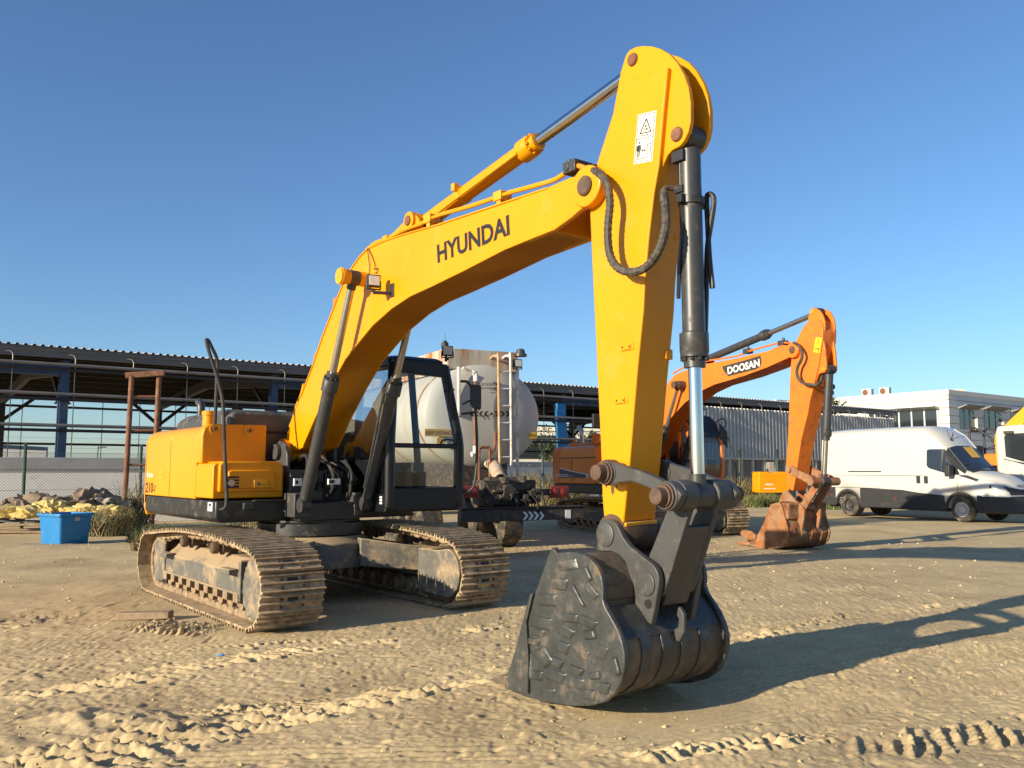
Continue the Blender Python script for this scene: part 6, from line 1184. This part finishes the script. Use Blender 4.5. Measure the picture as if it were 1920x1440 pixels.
for s in (-1, 1):
    y0, y1 = s * 1.0, s * 1.022
    m = MB()
    for poly in ([(-3.3, .36), (-3.3, 1.0), (-2.66, 1.0), (-2.66, .36)], [(-1.62, .34), (-1.62, .99), (.0, .95), (.55, .88), (1.5, .80), (1.53, .34)], [(2.57, .30), (2.57, .84), (2.72, .82), (2.72, .30)]): m.prism(poly, y0 - s * .04, y1)
    for cx in (-2.14, 2.05):
        o_, i_ = [(cx + .54 * math.cos(R(a)), .40 + .54 * math.sin(R(a))) for a in range(0, 181, 15)], [(cx + .46 * math.cos(R(a)), .40 + .46 * math.sin(R(a))) for a in range(0, 181, 15)]
        m.prism(o_ + i_[::-1], y0 - s * .06, y1)
    m.build('lower_cladding', PLAST, van, .01)
bo_ = [(2.60, 1.012), (3.0, .995), (3.24, .95), (3.39, .80), (3.46, .42)]; bo_ = [(x, -y) for x, y in bo_] + [(x, y) for x, y in bo_[::-1]]
m = MB(); m.prism(bo_, .30, .80, 'z'); m.build('front_bumper', PLAST, van, .04, 3)
gy = [-.70, -.55, -.3, 0, .3, .55, .70]; gx = lambda y: 3.435 - .16 * y * y
m = MB(); m.loft([[Vector((gx(y) - .25, y, .82)), Vector((gx(y), y, .84)), Vector((gx(y) - .06, y, 1.02 + .13 * abs(y) ** 1.3)), Vector((gx(y) - .30, y, 1.06 + .14 * abs(y)))] for y in gy]); gl_ = m.build('grille', PLAST, van, .01)
for z in (.88, .93, .98): m = MB(); m.tube([(gx(y) - .015, y, z + .05 * abs(y)) for y in gy], .010, 6); m.build('grille_bar', GRYD, gl_)
m = MB(); m.tube([(gx(y) + .005, y, .825) for y in gy], .018, 6); m.build('grille_trim', WHITE, van)
text_mesh('IVECO', lambda u, v: Vector((3.36 - .03 * v, -.20 + .4 * u, 1.08 + .08 * v)), .02, 'badge_lettering', GRYD, van)
m = MB(); m.loft([[Vector((3.22, y, 1.245)), Vector((3.25, y, 1.215)), Vector((3.2, y, 1.2))] for y in (-.17, .17)]); m.build('bonnet_sticker', SIGNY, van)
for s in (-1, 1):
    m = MB(); gpatch(m, [(2.60, 1.24), (2.8, 1.12), (3.0, 1.03), (3.17, .99)], [(2.60, 1.29), (2.85, 1.24), (3.10, 1.13), (3.17, 1.05)], s, .014, 10, 3); m.build('headlight', LENS, van)
    m = MB(); gpatch(m, [(2.02, 1.42), (2.25, 1.36), (2.64, 1.23)], [(2.02, 1.45), (2.24, 1.45), (2.64, 1.31)], s, .010, 8, 3); m.build('headlight_trim', PLAST, van)
    m = MB(); c_ = Vector((2.98, s * (yv(2.98, 1.1) + .01), 1.10)); m.rings(c_, c_ + Vector((.02, s * .015, 0)), [(0, .045), (.02, .045), (.02, 0)], 14); m.build('headlight_bulb', INK, van)
    # side glass and door
    yo = lambda z: s * (1.0 - max(z - 1.4, 0) / 1.5 * .13 + .006)
    m = MB(); gpatch(m, [(.92, 1.74), (1.0, 1.66), (1.42, 1.54), (1.84, 1.45), (2.02, 1.46)], [(.92, 2.24), (.97, 2.27), (1.46, 2.27), (1.52, 2.22), (1.80, 1.84), (2.02, 1.50)], s, .008, 14, 7); m.build('door_glass', WINB, van)
    m = MB(); gpatch(m, [(1.40, 1.55), (1.45, 1.54)], [(1.40, 2.25), (1.45, 2.25)], s, .016, 1, 7); m.build('quarter_bar', PLAST, van)
    m = MB(); m.box(1.72, 1.90, min(s * 1.06, s * 1.30), max(s * 1.06, s * 1.30), 1.40, 1.76); m.beam((1.80, s * .96, 1.46), (1.80, s * 1.12, 1.48), .06, .06); m.build('wing_mirror', PLAST, van, .04, 3)
    m = MB()
    for x in (.80, .84): pass
    for pts in (((.85, .80), (.85, 2.26)), ((1.95, .80), (1.95, 1.38)), ((-.70, .98), (-.66, 2.68)), ((.76, .92), (.83, 2.64))): m.beam((pts[0][0], yo(pts[0][1]) - s * .002, pts[0][1]), (pts[1][0], yo(pts[1][1]) - s * .002, pts[1][1]), .014, .006)
    for x0, x1, z in ((-.66, .83, 2.66), (-3.2, -.75, 2.48), (-.62, .7, 2.48), (-3.2, .8, 1.42), (-3.2, -.8, .99)): m.beam((x0, yo(z) - s * .002, z), (x1, yo(z) - s * .002, z), .006, .014, (0, 0, 1))
    m.build('panel_gaps', GRYD, van)
    m = MB(); m.box(-2.10, -.76, s * .985 - .012, s * .985 + .012, 1.53, 1.57); m.build('slide_rail', PLAST, van)
    for x in (.62, .89): m = MB(); m.box(x - .07, x + .07, s * 1.004 - .012, s * 1.004 + .012, 1.17, 1.41); m.build('door_handle', PLAST, van, .03)
    m = MB(); m.box(-2.9, -2.78, s * 1.02, s * 1.028, .70, .74); m.build('side_marker', RED, van); m = MB(); m.box(-.3, -.2, s * 1.02, s * 1.028, .66, .69); m.build('side_marker', RED, van)
    wheel('wheel', VX, (2.05, s * .985, .385), .385, .24, RIMW, TYRE, s); wheel('wheel', VX, (-2.14, s * .96, .385), .385, .40, GRYD, TYRE, s)
wsP = [(1.79, 2.33, .78), (2.2, 1.88, .83), (2.50, 1.545, .88)]
m = MB(); V = [[m.v((x + .012, y, z + dz_ + .012)) for y, dz_ in ((-(w - .10), -.02), (-w * .4, .05), (w * .4, .05), (w - .10, -.02))] for k, (x, z, w) in enumerate(((1.53, 2.32, .81), (1.85, 1.94, .85), (2.15, 1.60, .89)))]
for A, B in zip(V[:-1], V[1:]):
    for i in range(3): m.face([A[i], A[i + 1], B[i + 1], B[i]])
ws = m.build('windscreen', WINB, van)
m = MB(); m.poly([(1.66 + .22 * t, y, 2.265 - .26 * t) for y, t in ((-.05, -.3), (.42, -.3), (.42, 1.0), (-.05, 1.0))]); m.build('windscreen_card', SIGNY, ws)
for s in (-1, 1):                                               # black windscreen pillars
    m = MB(); V = [[m.v(sec(*st_[i])[k] * 1 + Vector((.004, -.014, .012))) if s < 0 else m.v(sec(*st_[i])[13 - k] + Vector((.004, .014, .012))) for k in (3, 4, 5)] for i in (6, 7, 8)]
    for A, B in zip(V[:-1], V[1:]):
        for i in range(2): m.face([A[i], A[i + 1], B[i + 1], B[i]])
    m.build('windscreen_pillar', PLAST, van)
m = MB(); m.beam((2.13, .7, 1.675), (2.04, -.05, 1.80), .02, .02); m.beam((2.13, .1, 1.68), (2.04, -.65, 1.79), .02, .02); m.build('wipers', PLAST, ws)
m = MB(); m.poly([(2.14, y, 1.665 - .055 * (abs(y) > .5)) for y in (-.8, -.36, .36, .8)] + [(2.32, y, 1.60 - .055 * (abs(y) > .5)) for y in (.78, .34, -.34, -.78)]); m.build('scuttle', PLAST, van)
m = MB(); m.cyl((1.36, -.3, 2.58), (1.26, -.35, 2.90), .010, 5); m.cyl((1.36, -.3, 2.58), (1.32, -.1, 2.82), .010, 5); m.rings((1.37, -.3, 2.54), (1.34, -.3, 2.66), [(0, .05), (.06, .03), (.09, .01)], 10); m.build('aerial', PLAST, van)
m = MB(); m.loft([[Vector((x, s2 * y, z)) for s2, y, z in ((1, .86, .0 + z0), (1, .88, z0 + .02), (1, .80, z0 + .035), (1, .78, z0 + .0))] for x, z0 in ((.78, 2.95), (1.18, 2.69), (1.50, 2.30))]); m.build('roof_gutter', WHITE, van)
m = MB(); m.box(-3.1, 2.6, -.8, .8, .30, .46); m.build('underbody', INK, van)
# ------------------------------------------------------------------ white lorry at the right edge
p = wd(1868, 850, 33.0); FL_ = Frame(p.x, p.y, -60); LX = thing('lorry', 'white lorry with yellow lifting boom at the right edge behind the van', 'lorry', FL_.c, FL_.h)
m = MB(); cabp = [(0, .95), (0, 3.05), (.08, 3.26), (1.55, 3.30), (1.75, 3.15), (2.0, 2.0), (2.1, .95)]
m.prism(cabp, 0, 2.3); lc = m.build('cab', WHT2, LX, .07, 3)
m = MB(); m.poly([(x, -.006, z) for x, z in ((.36, 2.10), (.34, 2.85), (.42, 2.95), (1.60, 2.98), (1.86, 2.05), (1.9, 1.72), (1.3, 1.82))]); m.build('door_glass', WINB, lc)
m = MB(); m.prism([(.28, 2.0), (.30, 2.02), (1.3, 1.72), (1.95, 1.45), (1.98, 1.60), (1.32, 1.82)], -.018, -.004); m.build('window_trim', GRYD, lc); m = MB(); m.box(.36, .72, -.09, .0, 2.95, 3.06); m.build('rain_visor', CHAS, lc, .02)
m = MB(); m.poly([(1.78, y, 3.08) if k < 2 else (2.02, y, 2.0) for k, y in enumerate((.15, 2.15, 2.15, .15))]); m.build('windscreen', WINB, lc)
m = MB(); m.box(-5.5, 1.9, .3, 2.0, .6, .95); m.build('chassis', CHAS, LX, .02)
for x in (.95, -3.5): 
    for s, y in ((-1, .0), (1, 2.3)): wheel('wheel', LX, (x, y, .5), .5, .3, CHAS, TYRE, s)
m = MB(); m.box(-5.6, -.15, .0, 2.3, .95, 1.5); m.build('flatbed', CHAS, LX, .02)
m = MB(); m.prism([(-.6, 1.4), (-.2, 1.4), (-.2, 2.9), (-.6, 2.9)], .95, 1.35); m.prism([(-.65, 2.6), (-.2, 2.7), (1.35, 4.1), (1.5, 4.5), (1.2, 4.55), (-.6, 3.0)], .98, 1.32); m.build('lifting_boom', YELW, LX, .02)
# small roller behind the van
p = wd(1850, 880, 35.5); RX = thing('road_roller', 'small orange road roller with folded roll hoop between van and lorry', 'roller', (p.x, p.y, 0), R(-60))
m = MB(); m.box(-1.0, .9, -.55, .55, .55, 1.55); m.box(.2, .9, -.5, .5, 1.55, 2.25); rb_ = m.build('body', ORG, RX, .06)
m = MB(); m.tube(smooth([(-.3, -.5, 1.5), (-.35, -.5, 2.9), (-.3, -.5, 3.2), (-.1, -.5, 3.3), (.5, -.5, 2.9), (.7, -.5, 2.6)], 5), .045, 8); m.tube(smooth([(-.3, .5, 1.5), (-.35, .5, 2.9), (-.3, .5, 3.2), (-.1, .5, 3.3), (.5, .5, 2.9), (.7, .5, 2.6)], 5), .045, 8); m.cyl((-.3, -.5, 3.2), (-.3, .5, 3.2), .04, 8); m.build('roll_hoop', PLAST, RX)
m = MB(); m.box(-.35, .2, -.3, .3, 1.55, 2.15); m.box(-.45, -.25, -.3, .3, 2.0, 2.6); m.build('seat', PLAST, RX, .06); m = MB(); m.tube(smooth([(.3 + .25 * math.sin(q), .25 * math.cos(q), 2.5 + .08 * math.sin(q)) for q in [k * .5236 for k in range(13)]], 2), .02, 6); m.cyl((.45, 0, 2.0), (.3, 0, 2.5), .03, 8); m.build('steering_wheel', PLAST, RX)
for x in (-.85, .95): m = MB(); m.cyl((x, -.55, .45), (x, .55, .45), .45, 28); m.build('drum', CHRD, RX)
# yellow cabinet with white lettering rows
a, b = wd(1418.5, 924, 41), wd(1476, 884.5, 41); GX = thing('equipment_cabinet', 'yellow perforated equipment cabinet with two rows of white lettering, on a stand', 'cabinet', ((a.x + b.x) / 2, 41, 0), R(6))
wd_ = (b.x - a.x) / 2; z0, z1 = a.z, b.z
m = MB(); m.prism([(-wd_, z0 + .05), (-wd_ + .02, z1 - .12), (-wd_ + .05, z1), (-.3 * wd_, z1), (-.28 * wd_, z1 - .05), (.1 * wd_, z1 - .05), (.2 * wd_, z1), (wd_ - .03, z1), (wd_, z1 - .12), (wd_, z0 + .05), (wd_ - .05, z0), (-wd_ + .05, z0)], -.25, .6); gb = m.build('housing', YEL, GX, .025)
m = MB(); m.strip([(-wd_ * .6, z0 + .48), (0, z0 + .53), (wd_ * .6, z0 + .48)], -.012, -.262, -.25); m.box(-wd_, wd_, -.268, -.25, z1 - .18, z1 - .165); m.build('housing_ribs', YELW, gb)
for zz, x0, x1, sz in ((z0 + .36, -.42, -.06, .075), (z0 + .18, -.5, .06, .05)):
    m = MB(); rr = random.Random(int(zz * 100)); x = x0
    while x < x1: w = rr.uniform(.02, .05); m.box(x, x + w, -.262, -.249, zz, zz + sz * rr.uniform(.8, 1)); x += w + .012
    m.build('lettering_row', LETW, gb)
m = MB(); m.prism([(-.12, z1 - .06), (-.10, z1 + .42), (-.06, z1 + .46), (.16, z1 + .46), (.18, z1 + .42), (.18, z1 - .06)], .05, .45); m.build('grey_stack', CLADL, GX, .04); m = MB(); m.rings((-.17, .1, z1 - .04), (-.17, .1, z1 + .14), [(0, .06), (.1, .06), (.18, .03)], 10); m.build('filler_cap', PLAST, GX)
m = MB()
for x in (-wd_ * .7, wd_ * .7): m.box(x - .04, x + .04, -.1, .4, 0, z0 + .05)
m.box(-wd_ * .8, wd_ * .8, -.15, .5, z0 - .12, z0 + .02); m.build('stand', STDK, GX)
# ------------------------------------------------------------------ camera, light, sky
cam = bpy.data.cameras.new('camera'); co = bpy.data.objects.new('camera', cam); COL.objects.link(co)
co.location = (0, 0, CAMZ); co.rotation_euler = (math.pi / 2 + PITCH, 0, 0)
cam.sensor_width = 36; cam.lens = 36 * FPX / 1920; cam.clip_start = .05; cam.clip_end = 6000; scene.camera = co
EL, AZ = R(16.5), R(38.5)                                # shadow runs along AZ from the X axis
sun = bpy.data.lights.new('sun', 'SUN'); so = bpy.data.objects.new('sun', sun); COL.objects.link(so)
sun.energy = 4.8; sun.angle = R(.53); sun.color = (1, .87, .66)
dirv = Vector((math.cos(AZ) * math.cos(EL), math.sin(AZ) * math.cos(EL), -math.sin(EL))); so.rotation_euler = dirv.to_track_quat('-Z', 'Y').to_euler()
so.location = (-20, -20, 15)
w = bpy.data.worlds.new('World'); scene.world = w; w.use_nodes = True; nt = w.node_tree
sk = nt.nodes.new('ShaderNodeTexSky'); sk.sky_type = 'NISHITA'; sk.sun_disc = False; sk.sun_elevation = EL
sx, sy = -dirv.x, -dirv.y; sk.sun_rotation = math.atan2(sx, sy)
sk.altitude = 0; sk.air_density = 1.0; sk.dust_density = .4; sk.ozone_density = 5.2
bg = nt.nodes['Background']; bg.inputs[1].default_value = .10; nt.links.new(sk.outputs[0], bg.inputs[0])
scene.view_settings.view_transform = 'Standard'; scene.view_settings.look = 'None'; scene.view_settings.exposure = .78; scene.view_settings.gamma = 1
scene.cycles.max_bounces = 6; scene.cycles.transparent_max_bounces = 16
